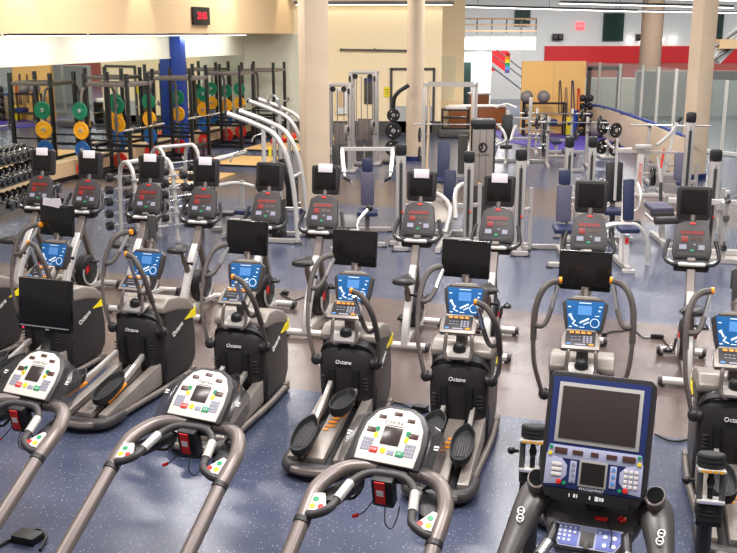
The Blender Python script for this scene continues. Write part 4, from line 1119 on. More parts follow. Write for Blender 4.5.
def black_plate(loc, yaw, lab, group, r=.2, rx=0):
    global wp
    o = weight_plate('black', r=.2, w_=.045) if wp is None else dup(wp); wp = wp or o
    o.location = loc; o.rotation_euler = (0, R(rx), -R(yaw)); o.scale = (1, r/.2, r/.2); tag(o, lab, 'weight plate', group); return o
p = G(233, 232)
black_plate(p+Vector((-.48, .25, .82)), 30, 'black weight plate on the near side of the low silver machine between the bikes', 'black plates', .19)
black_plate(p+Vector((.52, .55, .86)), 30, 'black weight plate on the far side of the low silver machine between the bikes', 'black plates', .19)
# cable crossover by the back wall
def cable_station(label, loc, yaw, w_=.9, H=2.3):
    sp_ = []
    for s in (-1, 1):
        sp_ += [('upright', 'silver', [('b', (s*w_/2, 0, H/2), (.1, .14, H), (0, 0, 0), .01), ('b', (s*w_/2, .5, H/2), (.08, .1, H), (0, 0, 0), .01)]),
                ('carriage', 'silver', [('b', (s*w_/2-s*.05, -.12, .9+.3*s), (.14, .12, .2), (0, 0, 0), .02)]),
                ('pulley', 'black', [('d', (s*w_/2, -.14, H-.15), .075, .04, 'x'), ('d', (s*w_/2-s*.14, -.06, H-.1), .075, .04, 'y'), ('d', (s*w_/2, -.2, .9+.3*s), .07, .04, 'x')]),
                ('cable', 'black', [('c', (s*w_/2, -.2, .9+.3*s), (s*w_/2, -.14, H-.2), .007)]),
                ('handle', 'black_rubber', [('t', [(s*w_/2-.08, -.24, .62+.3*s), (s*w_/2, -.24, .78+.3*s), (s*w_/2+.08, -.24, .62+.3*s), (s*w_/2-.08, -.24, .62+.3*s)], .014)])]
    sp_ += [('top_beam', 'silver', [('b', (0, 0, H), (w_+.1, .1, .09), (0, 0, 0), .01), ('b', (0, .5, H), (w_+.1, .08, .08)), ('b', (-w_/2, .25, H), (.08, .5, .08)), ('b', (w_/2, .25, H), (.08, .5, .08))]),
            ('weight_stack', 'steel_dark', [('b', (s*.13, .3, .4), (.2, .18, .66), (0, 0, 0), .01) for s in (-1, 1)]),
            ('guide_rod', 'chrome', [('c', (s*.16+d, .3, .1), (s*.16+d, .3, H-.1), .013) for s in (-1, 1) for d in (-.07, .07)]),
            ('base_frame', 'silver', [('b', (0, .25, .05), (w_+.3, .7, .08), (0, 0, 0), .02)]),
            ('shroud', 'housing_silver', [('b', (0, .44, .95), (.42, .03, .7))])]
    return machine('cable_station', label, 'weight machine', loc, yaw, sp_)
cable_station('grey cable station nearest the square column, pulleys at its top', (-.8, 26.9, 0), 8, .58, 2.35)
cable_station('taller grey cable station before the cream wall, yellow tag beside it', (-.16, 28.4, 0), 8, .7, 2.62)
q = MB(); a = W(387, 92, YB-.05); q.box((a.x, YB-.03, a.z), (.22, .02, .36)); o = tag(q.done('notice', 'yellow'), 'yellow notice on the cream wall left of the dark door frame', 'sign')
q = MB()
for i in range(4): q.box((a.x, YB-.042, a.z+.1-.06*i), (.14, .004, .018))
q.done('printed_line', 'dark_grey', o)
q = MB(); a = W(342, 101, YB); q.box((a.x, YB-.06, a.z), (.42, .12, .95), (0, 0, 0), .02); o = tag(q.done('wall_cabinet', 'wall_white'), 'small white cabinet with window on the back wall behind the cable stations', 'cabinet')
q = MB(); q.box((a.x-.02, YB-.13, a.z+.08), (.26, .02, .6)); q.done('cabinet_window', 'tan', o)
q = MB(); a = W(369, 91, YB); q.box((a.x, YB-.03, a.z), (.36, .05, .95), (0, 0, 0), .01); o = tag(q.done('wall_poster', 'dark_grey'), 'dark poster with blue top on the back wall behind the taller cable station', 'poster')
q = MB(); q.box((a.x, YB-.06, a.z+.42), (.36, .02, .12)); q.done('poster_header', 'navy_panel', o)
# weight tree by the round column
wt = machine('plate_tree', 'black bent weight tree just left of the round concrete column', 'weight rack', (.72, 29.0, 0), 0, [
    ('upright', 'black', [('t', [(0, 0, .05), (0, 0, 1.6), (.1, 0, 2.0), (.45, 0, 2.25)], .06, 4)]), ('base', 'black', [('b', (0, 0, .03), (.6, .5, .06), (0, 0, 0), .01)]),
    ('peg', 'chrome', [('c', (0, -.02, z), (0, -.3, z), .024) for z in (.45, .95, 1.4)])])
for i, z in enumerate((.45, .95, 1.4)):
    o = black_plate((.72, 29.0-.16, z), 90, 'black spoked plate on the bent weight tree, %s' % ('lowest', 'middle one', 'topmost')[i], 'plates on the bent weight tree', (.24, .24, .19)[i])
# smith machine
sm_ = machine('smith_machine', 'tall white smith machine frame right of the round concrete column', 'weight machine', (2.1, 25.6, 0), 10, [
    ('upright', 'silver', [('b', (s*.62, y, 1.22), (.08, .08, 2.44), (0, 0, 0), .01) for s in (-1, 1) for y in (-.5, .5)]),
    ('top_beam', 'silver', [('b', (s*.62, 0, 2.44), (.07, 1.08, .07)) for s in (-1, 1)]+[('b', (0, y, 2.44), (1.3, .07, .07)) for y in (-.5, .5)]),
    ('guide_rod', 'tan', [('c', (s*.55, -.35, .1), (s*.55, .1, 2.4), .025) for s in (-1, 1)]),
    ('base_rail', 'silver', [('b', (s*.62, 0, .05), (.09, 1.4, .09)) for s in (-1, 1)]+[('b', (0, .5, .05), (1.3, .08, .08))]),
    ('adjustment_plate', 'concrete_dark', [('b', (.62, -.2, 1.2), (.03, .12, 1.9))]),
    ('storage_peg', 'chrome', [('c', (s*.66, .5, z), (s*.86, .5, z), .024) for s in (-1, 1) for z in (.6, 1.1)]),
    ('weight_stack', 'dark_grey', [('b', (.3, .55, .6), (.24, .2, 1.0))])])
barbell((2.25, 25.2, 1.46), (1, -.05, 0), 2.2, 'barbell across the tall white smith machine', 'barbells among the machines')
for i, (x, z) in enumerate(((1.35, .6), (1.35, 1.1), (2.9, .6), (2.9, 1.1))):
    black_plate((x, 26.05-(.1 if x > 2 else -.1), z), 10, 'black plate on the %s storage peg at the %s of the white smith machine' % (('lower', 'upper')[i % 2], ('left side', 'right side')[i//2]), 'plates on the smith machine', .2)
def bench(label, loc, yaw, col='pad_navy', incl=35):
    c, s_ = math.cos(R(incl)), math.sin(R(incl))
    return machine('incline_bench', label, 'bench', loc, yaw, [
        ('seat', col, [('b', (0, -.3, .46), (.3, .38, .08), (6, 0, 0), .03)]),
        ('backrest', col, [('b', (0, .0+.42*c, .46+.42*s_), (.28, .84, .08), (incl, 0, 0), .03)]),
        ('frame', 'silver', [('w', [(0, -.55, .08), (0, .75, .08)], .07, .07), ('w', [(0, -.3, .08), (0, -.3, .42)], .07, .07), ('w', [(0, .6, .08), (0, .35*c, .4+.35*s_)], .06, .06)]),
        ('foot', 'silver', [('b', (0, -.55, .04), (.5, .08, .07)), ('b', (0, .75, .04), (.5, .08, .07))])])
bench('navy upright bench in front of the white smith machine', (1.72, 22.6, 0), 5, incl=78)
bench('navy incline bench behind the wide weight tower', (2.9, 24.3, 0), 20)
# olympic benches with loaded bars near the purple mat
def bench_station(label, loc, yaw):
    sp_ = [('upright', 'silver', [('b', (s*.55, 0, .7), (.08, .08, 1.4), (0, 0, 0), .01) for s in (-1, 1)]),
           ('catch', 'steel_dark', [('b', (s*.55, -.08, z), (.07, .12, .05)) for s in (-1, 1) for z in (.98, 1.2)]),
           ('base_frame', 'silver', [('w', [(s*.55, .4, .05), (s*.55, -.8, .05)], .08, .08) for s in (-1, 1)]+[('w', [(-.55, .1, .4), (.55, .1, .4)], .07, .07), ('w', [(0, .1, .4), (0, -1.2, .3)], .07, .07), ('w', [(-.3, -1.25, .05), (.3, -1.25, .05)], .08, .08), ('w', [(0, -1.2, .05), (0, -1.2, .38)], .07, .07)]),
           ('pad', 'pad_navy', [('b', (0, -.65, .46), (.3, 1.2, .09), (0, 0, 0), .03)]),
           ('storage_peg', 'chrome', [('c', (s*.58, .1, .6), (s*.8, .1, .6), .024) for s in (-1, 1)])]
    return machine('bench_press', label, 'bench', loc, yaw, sp_)
for i, (px, py, Y, lab) in enumerate(((566, 166, 0, 'bench press station with loaded bar, nearer one before the purple mat'), (553, 153, 0, 'bench press station with loaded bar, farther one at the purple mat edge'))):
    g = G(px, py); bench_station(lab, g, 6)
    w_ = ('nearer', 'farther')[i]
    barbell(g+Vector((0, -.08, 1.25)), (1, -.1, 0), 2.2, 'barbell racked on the %s bench press before the purple mat' % w_, 'barbells among the machines')
    for s in (-1, 1):
        black_plate(g+Vector((s*.86, -.08-.086*s, 1.25)), 6+22, 'black plate on the %s end of the bar on the %s bench press' % ('left' if s < 0 else 'right', w_), 'plates on the bench press bars', .2)
    black_plate(g+Vector((.72, .02, .6)), 6+22, 'black plate stored low on the right post of the %s bench press' % w_, 'stored bench press plates', .2)
# plate rack with spoked plates right of the mat
pt = machine('plate_rack', 'silver plate stand with black spoked plates beside the low curved wall', 'weight rack', G(607, 158), 0, [
    ('upright', 'silver', [('b', (0, 0, .5), (.09, .09, 1.0), (0, 0, 0), .01)]), ('base', 'silver', [('b', (0, 0, .04), (.5, .6, .07), (0, 0, 0), .02)]),
    ('peg', 'chrome', [('c', (-.3, -.05, z), (.3, -.05, z), .024) for z in (.36, .9)])])
g = G(607, 158)
for i, (dx, z, nm) in enumerate(((-.2, .95, 'top left'), (.2, .85, 'top right'), (.2, .3, 'low right'), (-.2, .36, 'low left'))):
    black_plate(g+Vector((dx, -.1, z)), 60, 'black spoked plate on the %s peg of the silver plate stand' % nm, 'plates on the silver stand', .23)
# hack squat style white machine with red lettering
g = G(640, 196)
hs = machine('plate_loaded_press', 'white plate-loaded press with red vertical lettering, before the right column', 'weight machine', g, 8, [
    ('upright', 'silver_light', [('b', (-.05, 0, .65), (.18, .14, 1.3), (0, 0, 0), .02), ('b', (.62, .5, .5), (.1, .1, 1.0), (0, 0, 0), .01)]),
    ('base_frame', 'silver_light', [('w', [(-.4, -.1, .05), (.9, -.1, .05)], .09, .09), ('w', [(-.05, -.5, .05), (-.05, 1.0, .05)], .09, .09), ('w', [(.62, -.3, .05), (.62, 1.0, .05)], .09, .09), ('w', [(-.05, .5, .55), (1.2, .5, .55)], .08, .08), ('w', [(.4, .5, .25), (1.2, .5, .25)], .07, .07)]),
    ('head_beam', 'silver', [('b', (.0, -.05, 1.36), (.46, .22, .12), (0, 0, 0), .03), ('w', [(-.8, -.05, 1.22), (.9, -.05, 1.22)], .07, .07)]),
    ('lever_arm', 'silver_light', [('t', [(-.3, 0, 1.3), (-.75, .1, 1.28), (-1.0, .1, 1.5)], .04, 3), ('t', [(.35, 0, 1.4), (.75, .5, 1.65), (1.0, .9, 1.95)], .045, 3), ('w', [(.7, .6, .6), (.95, .8, 1.95)], .08, .08)]),
    ('grip', 'black_rubber', [('c', (-.75, -.1, 1.3), (-.75, -.1, 1.55), .03), ('c', (.9, .8, 1.85), (1.1, 1.0, 2.05), .05)]),
    ('backrest', 'pad_slate', [('b', (1.0, -.1, .85), (.34, .12, .75), (-12, 0, 0), .04)]), ('seat', 'pad_navy', [('b', (1.05, -.42, .42), (.36, .36, .09), (0, 0, 0), .03)]),
    ('seat_post', 'silver', [('w', [(1.05, -.3, .05), (1.05, -.3, .4)], .08, .08), ('b', (1.05, -.3, .04), (.4, .5, .07))]),
    ('red_lever', 'red', [('c', (.55, .3, .75), (.62, .45, 1.25), .03)])])
hs.scale = (.85, .85, .85)
text('ATLANTIS', .13, 'red', hs, frame_mtx((-.05, -.075, .62), (0, 0, -1), (1, 0, 0)))
for i, (dx, dy, z) in enumerate(((.3, .2, .42), (.38, .28, .42))):
    black_plate(g+Vector((dx, dy, z)), 8, 'black plate low inside the white press, %s' % ('inner', 'outer')[i], 'plates on the white press', .22)
q_ = G(690, 172); barbell((7.6, 25.0, 1.45), (1, -.12, 0), 2.0, 'long bar at shoulder height before the right concrete column', 'barbells among the machines')
machine('bar_stand', 'silver uprights holding the long bar before the right column', 'weight rack', (7.6, 25.05, 0), 7, [
    ('upright', 'silver', [('b', (s*.5, 0, .75), (.08, .08, 1.5), (0, 0, 0), .01) for s in (-1, 1)]), ('hook', 'steel_dark', [('b', (s*.5, -.07, 1.42), (.07, .1, .05)) for s in (-1, 1)]),
    ('base_frame', 'silver', [('w', [(s*.5, -.5, .05), (s*.5, .4, .05)], .08, .08) for s in (-1, 1)]+[('w', [(-.5, .3, .4), (.5, .3, .4)], .07, .07)])])
# shoulder machine with white arch, black seat with lat bar, leg curl
g = G(623, 268)
machine('preacher_stool', 'low stool with navy back pad and white arched frame, right of the ninth bike', 'weight machine', g, 0, [
    ('arch', 'silver_light', [('t', [(-.42, .35, .04), (-.38, .35, .4), (-.22, .35, .62), (.05, .35, .66), (.3, .35, .62), (.46, .35, .4), (.5, .35, .04)], .04, 4)]),
    ('upright', 'silver', [('w', [(.0, .2, .05), (.12, .6, 1.3)], .08, .08), ('w', [(0, -.35, .05), (0, .6, .05)], .09, .09)]),
    ('stem', 'silver_light', [('w', [(0, -.15, .05), (0, -.05, .55)], .09, .09), ('b', (0, -.35, .03), (.2, .1, .05))]),
    ('seat', 'pad_navy', [('b', (.02, -.08, .66), (.32, .3, .08), (4, 0, 0), .03)]), ('backrest', 'pad_navy', [('b', (.13, .42, 1.05), (.18, .1, .68), (-10, 0, 0), .035)]),
    ('warning_tag', 'red', [('b', (0, -.13, .48), (.05, .02, .09))])])
g = G(612, 244)
machine('lat_pulldown', 'black back pad seat with white lever behind the ninth bike', 'weight machine', g, 5, [
    ('backrest', 'black', [('b', (0, .2, 1.1), (.3, .1, .72), (-8, 0, 0), .04)]), ('seat', 'pad_navy', [('b', (.02, -.1, .62), (.46, .42, .1), (0, 0, 0), .04)]),
    ('lever', 'silver_light', [('w', [(-.02, -.02, 1.9), (0, .0, .8)], .045, .045), ('t', [(.4, .1, 1.1), (.4, -.3, .95), (.35, -.35, .7), (.2, -.3, .66)], .025, 3)]),
    ('roller', 'black_rubber', [('c', (.02, -.4, .45), (.4, -.4, .45), .06)]), ('upright', 'steel_dark', [('w', [(0, .1, .05), (0, .25, 1.0)], .09, .09)]), ('base_frame', 'silver', [('w', [(-.35, .2, .05), (.4, .2, .05)], .08, .08), ('w', [(0, -.5, .05), (0, .4, .05)], .08, .08)])])
g = G(660, 242)
machine('leg_curl', 'leg curl bench with slate pads and padded roller, left of the tenth bike', 'weight machine', g, -8, [
    ('pad', 'pad_slate', [('b', (.0, .15, .62), (.42, .42, .1), (8, 0, 0), .04)]), ('knee_pad', 'charcoal_light', [('b', (0, .0, .52), (.4, .2, .1), (0, 0, 0), .04)]), ('roller', 'charcoal_light', [('c', (-.26, -.3, .46), (.36, -.3, .46), .075)]),
    ('stem', 'silver_light', [('w', [(0, -.1, .05), (0, .05, .55)], .09, .09), ('w', [(-.1, -.45, .05), (.1, .6, .05)], .09, .09), ('b', (0, -.4, .03), (.3, .1, .06))]),
    ('lever', 'silver_light', [('w', [(.02, .4, 1.5), (.05, .25, 1.05)], .04, .04), ('t', [(-.3, -.3, .46), (-.35, -.1, .55), (-.3, .05, .5)], .02, 3)]), ('lever_grip', 'black_rubber', [('c', (.05, .25, 1.05), (.0, .1, .75), .03)])])
# right-edge rack
g = G(728, 262)
machine('cable_column', 'silver cable frame cut by the right edge behind the last bike', 'weight machine', g, 12, [
    ('upright', 'silver', [('b', (-.1, 0, .6), (.07, .07, 1.2), (0, 0, 0), .01), ('b', (.55, .3, .75), (.08, .08, 1.5), (0, 0, 0), .01)]), ('cross_bar', 'silver_light', [('w', [(-1.0, .35, .95), (.6, .3, .95)], .09, .09), ('w', [(-1.0, .1, .12), (.6, .3, .12)], .09, .09)]),
    ('carriage', 'steel_dark', [('b', (-.1, -.06, z), (.1, .08, .1), (0, 0, 0), .01) for z in (.25, .75, 1.05)]), ('pulley', 'black', [('d', (-.1, -.12, .3), .07, .03, 'x'), ('d', (-.1, -.12, 1.1), .07, .03, 'x')]), ('handle', 'chrome', [('t', [(-.25, -.1, .95), (-.15, -.2, 1.05), (.1, -.2, 1.2), (.3, -.1, 1.35)], .02, 3)]), ('base', 'silver', [('b', (.1, .1, .04), (.9, .5, .07))])])
# dumbbell and cable clutter beyond the wide tower
g = G(518, 163)
machine('functional_trainer', 'silver machine with black pads behind the wide weight tower', 'weight machine', g, 10, [
    ('upright', 'silver', [('b', (.3, .1, .95), (.1, .1, 1.9), (0, 0, 0), .01), ('b', (-.35, .2, .75), (.1, .1, 1.5), (0, 0, 0), .01), ('b', (.65, .3, .7), (.08, .08, 1.4))]),
    ('base_frame', 'silver', [('w', [(-.7, .2, .05), (.8, .2, .05)], .09, .09), ('w', [(-.35, -.8, .05), (-.35, .6, .05)], .09, .09), ('w', [(.3, -.9, .05), (.3, .6, .05)], .09, .09), ('w', [(-.35, .2, .7), (.7, .3, .7)], .07, .07), ('w', [(-.35, .2, 1.3), (.9, .2, 1.25)], .06, .06), ('w', [(-.3, .2, 1.0), (1.0, -.1, .95)], .05, .05)]),
    ('press_arm', 'silver_light', [('t', [(-.6, -.2, 1.1), (-.45, -.6, 1.0), (-.35, -.8, .75), (-.6, -.9, .6)], .04, 3), ('t', [(-.1, -.2, 1.1), (-.15, -.6, 1.0), (-.2, -.85, .75)], .04, 3), ('t', [(-.7, .0, 1.6), (-.4, .1, 1.7), (-.1, 0, 1.6)], .03, 3)]),
    ('backrest', 'black', [('b', (-.35, .0, 1.05), (.3, .1, .7), (-8, 0, 0), .04)]), ('seat', 'black', [('b', (-.35, -.3, .5), (.36, .36, .09), (0, 0, 0), .03)]), ('horn', 'chrome', [('c', (.3, .0, z), (.85, -.05, z), .024) for z in (.45, .85, 1.2)])])
for i, z in enumerate((.45, .85, 1.2)):
    black_plate(g+Vector((.72, -.15, z)), 20, 'black plate on the silver machine behind the wide tower, %s' % ('lowest', 'middle one', 'topmost')[i], 'plates behind the wide tower', .24)
# ball rack with two grey balls
g = W(543, 140, 36.8); g.z = 0
machine('ball_rack', 'black rack with two grey exercise balls before the orange board', 'rack', g, 0, [
    ('post', 'black', [('b', (s*.75, y, .62), (.06, .06, 1.24)) for s in (-1, 1) for y in (-.22, .22)]), ('shelf_rail', 'black', [('w', [(-.78, y, z), (.78, y, z)], .05, .05) for y in (-.22, .22) for z in (.4, 1.2)]),
    ('lower_shelf', 'dark_grey', [('b', (0, 0, .42), (1.5, .44, .03))])])
for px, nm in ((526.5, 'left'), (543.5, 'right')):
    a = W(px, 100, 36.8); q = MB(); q.ball((a.x, 36.8, 1.44), .235, 20); tag(q.done('exercise_ball', 'ball_grey'), 'grey exercise ball on the black rack, %s one' % nm, 'ball')
q = MB(); q.box((g.x+.2, 36.75, .53), (.55, .36, .2), (0, 0, 0), .06); tag(q.done('gear_bag', 'blue_dark'), 'dark blue bag on the lower shelf of the ball rack', 'bag')
# medicine ball tree, ball, yellow box, roller
g = W(584, 133, 36.9); g.z = 0
machine('medicine_ball_tree', 'black medicine ball tree at the right end of the orange board', 'rack', g, 0, [('post', 'black', [('b', (0, 0, .7), (.08, .08, 1.4))]), ('base', 'black', [('b', (0, 0, .03), (.6, .5, .06))]), ('arm', 'black', [('w', [(-.24, -.08, z-.1), (.24, -.08, z-.1)], .05, .04) for z in (.45, .77, 1.08, 1.38)])])
for i, z in enumerate((.12, .45, .77, 1.08, 1.38)):
    for s in (-1, 1):
        q = MB(); q.ball((g.x+s*.14, 36.74, z+.02), .12, 14); tag(q.done('medicine_ball', 'black_gloss' if i % 2 else 'charcoal'), 'small dark medicine ball on the ball tree, %s row from the floor, %s one' % (ORD[i], 'left' if s < 0 else 'right'), 'medicine ball', 'medicine balls on the tree')
g = W(597, 132, 36.3); q = MB(); q.ball((g.x, 36.3, .31), .3, 20); tag(q.done('exercise_ball', 'ball_grey'), 'large grey exercise ball on the floor beside the medicine balls', 'ball')
g = W(569, 132, 37.2); q = MB(); q.box((g.x, 37.2, .33), (.3, .25, .66), (0, 0, 0), .03); o = tag(q.done('step_box', 'yellow'), 'yellow box standing against the orange board', 'box')
q = MB(); q.box((g.x, 37.07, .42), (.2, .02, .1)); q.done('handle_slot', 'black', o)
g = W(575, 132, 37.1); q = MB(); q.lathe([(0, 0), (.1, 0), (.1, .92), (0, .92)], (g.x, 37.1, .0), seg=16); tag(q.done('foam_roller', 'blue_paint'), 'tall blue foam roller standing against the orange board', 'roller')
# dark bench with towels near the counter, step platforms
g = W(455, 131, 38.4); g.z = 0
machine('storage_bench', 'dark shelf unit with pale towels in front of the wooden counter', 'shelf', g, 0, [('shelf', 'black', [('b', (0, 0, z), (1.0, .5, .06)) for z in (.15, .55, .85)]), ('side_panel', 'black', [('b', (s*.5, 0, .44), (.05, .5, .88)) for s in (-1, 1)]), ('towel', 'white_plastic', [('b', (0, 0, .93), (.8, .4, .12), (0, 0, 0), .04)])])
g = G(456, 137); q = MB(); q.box((g.x, g.y, .13), (1.3, .8, .22), (0, 0, 0), .04); tag(q.done('step_platform', 'dark_grey'), 'dark grey step platform on the floor before the counter', 'step')

g = G(440, 250)
machine('leg_press', 'low white-framed leg press between the seventh and eighth bikes', 'weight machine', g, 12, [
    ('base_frame', 'silver_light', [('w', [(-.45, .6, .06), (.45, .6, .06)], .09, .09), ('w', [(0, -.3, .06), (0, 1.3, .06)], .09, .09), ('w', [(-.4, 1.3, .06), (.4, 1.3, .06)], .09, .09), ('w', [(-.4, .6, .7), (.45, .6, .7)], .08, .08)]),
    ('upright', 'silver_light', [('w', [(-.4, .6, .06), (-.4, .6, .9)], .08, .08), ('w', [(.4, .9, .06), (.4, .9, 1.2)], .08, .08)]),
    ('lever_arm', 'silver_light', [('t', [(-.35, .6, .85), (-.1, .3, .95), (.15, .1, .75), (.1, -.1, .35)], .04, 3), ('t', [(.4, .9, 1.1), (.2, .5, 1.0), (.25, .1, .55)], .04, 3)]),
    ('foot_plate', 'housing_silver', [('b', (.0, .25, .62), (.4, .05, .4), (-35, 0, 0), .02)]),
    ('seat', 'pad_navy', [('b', (.0, .9, .5), (.34, .36, .09), (0, 0, 0), .03)]), ('backrest', 'pad_navy', [('b', (.0, 1.15, .95), (.22, .09, .62), (-12, 0, 0), .03)]), ('seat_post', 'silver', [('w', [(0, .95, .08), (0, .95, .46)], .08, .08), ('w', [(0, 1.25, .08), (0, 1.22, .9)], .07, .07)])])
g = G(338, 262)
machine('foot_plate_machine', 'low machine with two small grey plates behind the fifth and sixth bikes', 'weight machine', G(348, 252), 0, [
    ('base_frame', 'silver', [('w', [(-.3, 0, .05), (.35, 0, .05)], .08, .08), ('w', [(0, -.3, .05), (0, .5, .05)], .08, .08)]), ('stem', 'silver_light', [('w', [(0, 0, .05), (0, .1, .5)], .08, .08), ('t', [(.3, -.1, .1), (.15, .1, .45), (.35, .3, .7)], .03, 3)]),
    ('plate', 'steel_dark', [('b', (-.02, .0, .55), (.34, .05, .26), (-30, 0, 0), .02)]), ('knob', 'black', [('s', (.38, .32, .72), .06)])])
# ------------------------------------------------------------------ large black treadmill with the blue panel
T4 = thing('console_treadmill', 'large black treadmill with blue panel and big brown screen at front right', 'treadmill', (1.29, 5.13, 0), 20)
pm = frame_mtx((-.015, 0, 1.52), (1, 0, 0), (0, .42, .91)) @ Matrix.Scale(.93, 4)
q = MB(pm); q.prism([(-.275, -.4), (.275, -.4), (.315, -.3), (.32, .33), (.29, .365), (-.29, .365), (-.32, .33), (-.315, -.3)], -.1, .0, 'z', .018); co = q.done('console', 'charcoal', T4)
q = MB(pm); q.prism([(-.285, -.335), (.285, -.335), (.29, .33), (-.29, .33)], -.005, .006, 'z', .002); pn = q.done('blue_panel', 'navy_panel', T4)
q = MB(pm); q.box((0, .115, .006), (.50, .365, .008), bev=.003); bz = q.done('screen_bezel', 'silver_light', T4)
q = MB(pm); q.box((0, .115, .011), (.455, .318, .006), bev=.002); q.done('screen', 'screen_brown', bz)
q = MB(pm); q.prism([(-.27, -.085), (.27, -.085), (.282, -.145), (.2, -.162), (-.2, -.162), (-.282, -.145)], .0, .009, 'z', .002)
for s in (-1, 1):
    q.prism([(s*.284, -.14), (s*.2, -.15), (s*.155, -.2), (s*.155, -.26), (s*.2, -.315), (s*.284, -.325)], .0, .009, 'z', .002)
q.done('lilac_field', 'panel_lilac', pn)
for x, w_ in ((-.2, .075), (-.1, .062), (0, .045), (.1, .062), (.2, .075)):
    q = MB(pm); q.box((x, -.118, .0105), (w_, .036 if abs(x) > .15 else .026, .006), bev=.002); q.done('readout', 'led_brown', pn)
for s in (-1, 1):
    q = MB(pm); q.lathe([(0, .008), (.012, .008), (.011, .015), (0, .016)], (s*.26, -.1, 0), seg=12); q.done('green_button', 'green', pn)
    q = MB(pm); q.lathe([(0, .008), (.012, .008), (.011, .015), (0, .016)], (s*.262, -.14, 0), seg=12); q.done('yellow_button', 'yellow', pn)
    q = MB(pm); q.lathe([(0, .008), (.016, .008), (.015, .016), (0, .018)], (s*.195, -.302, 0), seg=12); q.done('red_button', 'red', pn)
    q = MB(pm); q.lathe([(0, .008), (.011, .008), (.011, .014), (0, .015)], (s*.163, -.306, 0), seg=12); q.done('small_green_button', 'green', pn)
    q = MB(pm); q.box((s*.118, -.235, .008), (.038, .13, .006), bev=.003); st_ = q.done('key_strip', 'panel_lilac', pn)
    for k in range(4 if s < 0 else 3):
        q = MB(pm); q.lathe([(0, .01), (.011, .01), (.011, .014), (0, .0145)], (s*.118, -.19-.03*k-(.01*k if s > 0 else 0), 0), seg=10); q.done('key', 'key_grey' if s < 0 else 'display_sky', st_)
q = MB(pm); q.box((0, -.235, .008), (.165, .155, .008), bev=.003); q.done('small_bezel', 'silver', pn)
q = MB(pm); q.box((0, -.235, .0125), (.14, .13, .004), bev=.002); q.done('small_screen', 'screen_off', pn)
for k in range(3):
    q = MB(pm); q.box((-.215, -.2-.03*k, .011), (.06, .02, .006), bev=.004); q.done('mode_key', 'white_plastic', pn)
for i in range(3):
    for j in range(4):
        q = MB(pm); q.box((.19+.03*i, -.19-.029*j, .011), (.021, .02, .006), bev=.004); q.done('number_key', 'white_plastic', pn)
text('WOODWAY', .026, 'label_white', pn, pm @ Matrix.Translation((0, -.326, .007)), ext=.001)
# black icon strip and ledge
q = MB(pm); q.box((0, -.375, .02), (.46, .07, .05), bev=.008); le = q.done('icon_strip', 'black_gloss', T4)
q = MB(pm)
for x, w_ in ((-.12, .006), (-.09, .012), (-.075, .006), (0, .008), (.04, .02), (.06, .01), (.075, .012)): q.box((x, -.372, .046), (w_, .02 if w_ < .015 else .026, .003))
q.done('icon', 'label_white', le)
lm = frame_mtx((-.01, -.19, 1.035), (1, 0, 0), (0, .8, .6))
q = MB(lm); q.prism([(-.31, .2), (.31, .2), (.26, .05), (.17, -.13), (-.17, -.13), (-.26, .05)], -.09, .0, 'z', .02); da = q.done('dashboard', 'arm_grey', T4)
q = MB(lm); q.prism([(-.185, .02), (.185, .02), (.195, -.04), (.15, -.115), (-.15, -.115), (-.195, -.04)], -.01, .005, 'z', .003); kp = q.done('key_panel', 'panel_lilac', da)
for s in (-1, 1):
    q = MB(lm); q.prism([(s*.177, .012), (s*.05, .012), (s*.05, -.107), (s*.145, -.107), (s*.185, -.04)], .0, .008, 'z', .002); bk = q.done('blue_field', 'key_blue', kp)
    q = MB(lm)
    if s < 0:
        for i in range(4):
            for j in range(4):
                if not (i == 3 and j > 1): q.box((s*.15+.027*i, -.005-.025*j, .009), (.012, .012, .004))
    else:
        for x, y in ((.095, -.03), (.095, -.08), (.145, -.03), (.145, -.08)): q.lathe([(0, .008), (.012, .008), (.012, .011), (0, .011)], (x, y, 0), seg=10)
        q.box((.065, -.008, .009), (.012, .012, .004))
    q.done_each('key', 'label_white', bk)
q = MB(lm); q.box((0, -.06, .004), (.075, .085, .012), bev=.004); q.box((0, -.1, .012), (.028, .05, .02), bev=.006); q.done('key_slot', 'dark_grey', kp)
q = MB(lm); q.box((-.09, .07, .006), (.05, .022, .016), bev=.006) if False else q.box((.06, .075, .006), (.07, .022, .016), bev=.006); sc_ = q.done('safety_clip', 'red', T4)
q = MB(lm); q.tube([(.15, .09, .0), (.165, .1, .012), (.18, .1, .0), (.19, .085, .012), (.16, .075, .012)], .009, 6, 3); q.done('red_loop', 'red', sc_)
q = MB(lm); q.tube([(.09, .07, .012), (.125, .0, .012), (.13, -.08, .012), (.12, -.13, -.04)], .003, 5, 3); q.done('cord', 'black', sc_)
q = MB(); q.box((-.01, -.265, .945), (.13, .02, .05), (-15, 0, 0), .004); lb = q.done('service_label', 'silver', da)
q = MB(); q.box((.045, -.277, .947), (.04, .006, .04), (-15, 0, 0)); q.done('white_square', 'label_white', lb)
q = MB(); q.box((-.03, -.277, .953), (.06, .004, .006), (-15, 0, 0)); q.box((-.03, -.277, .941), (.06, .004, .006), (-15, 0, 0)); q.done('printed_line', 'dark_grey', lb)
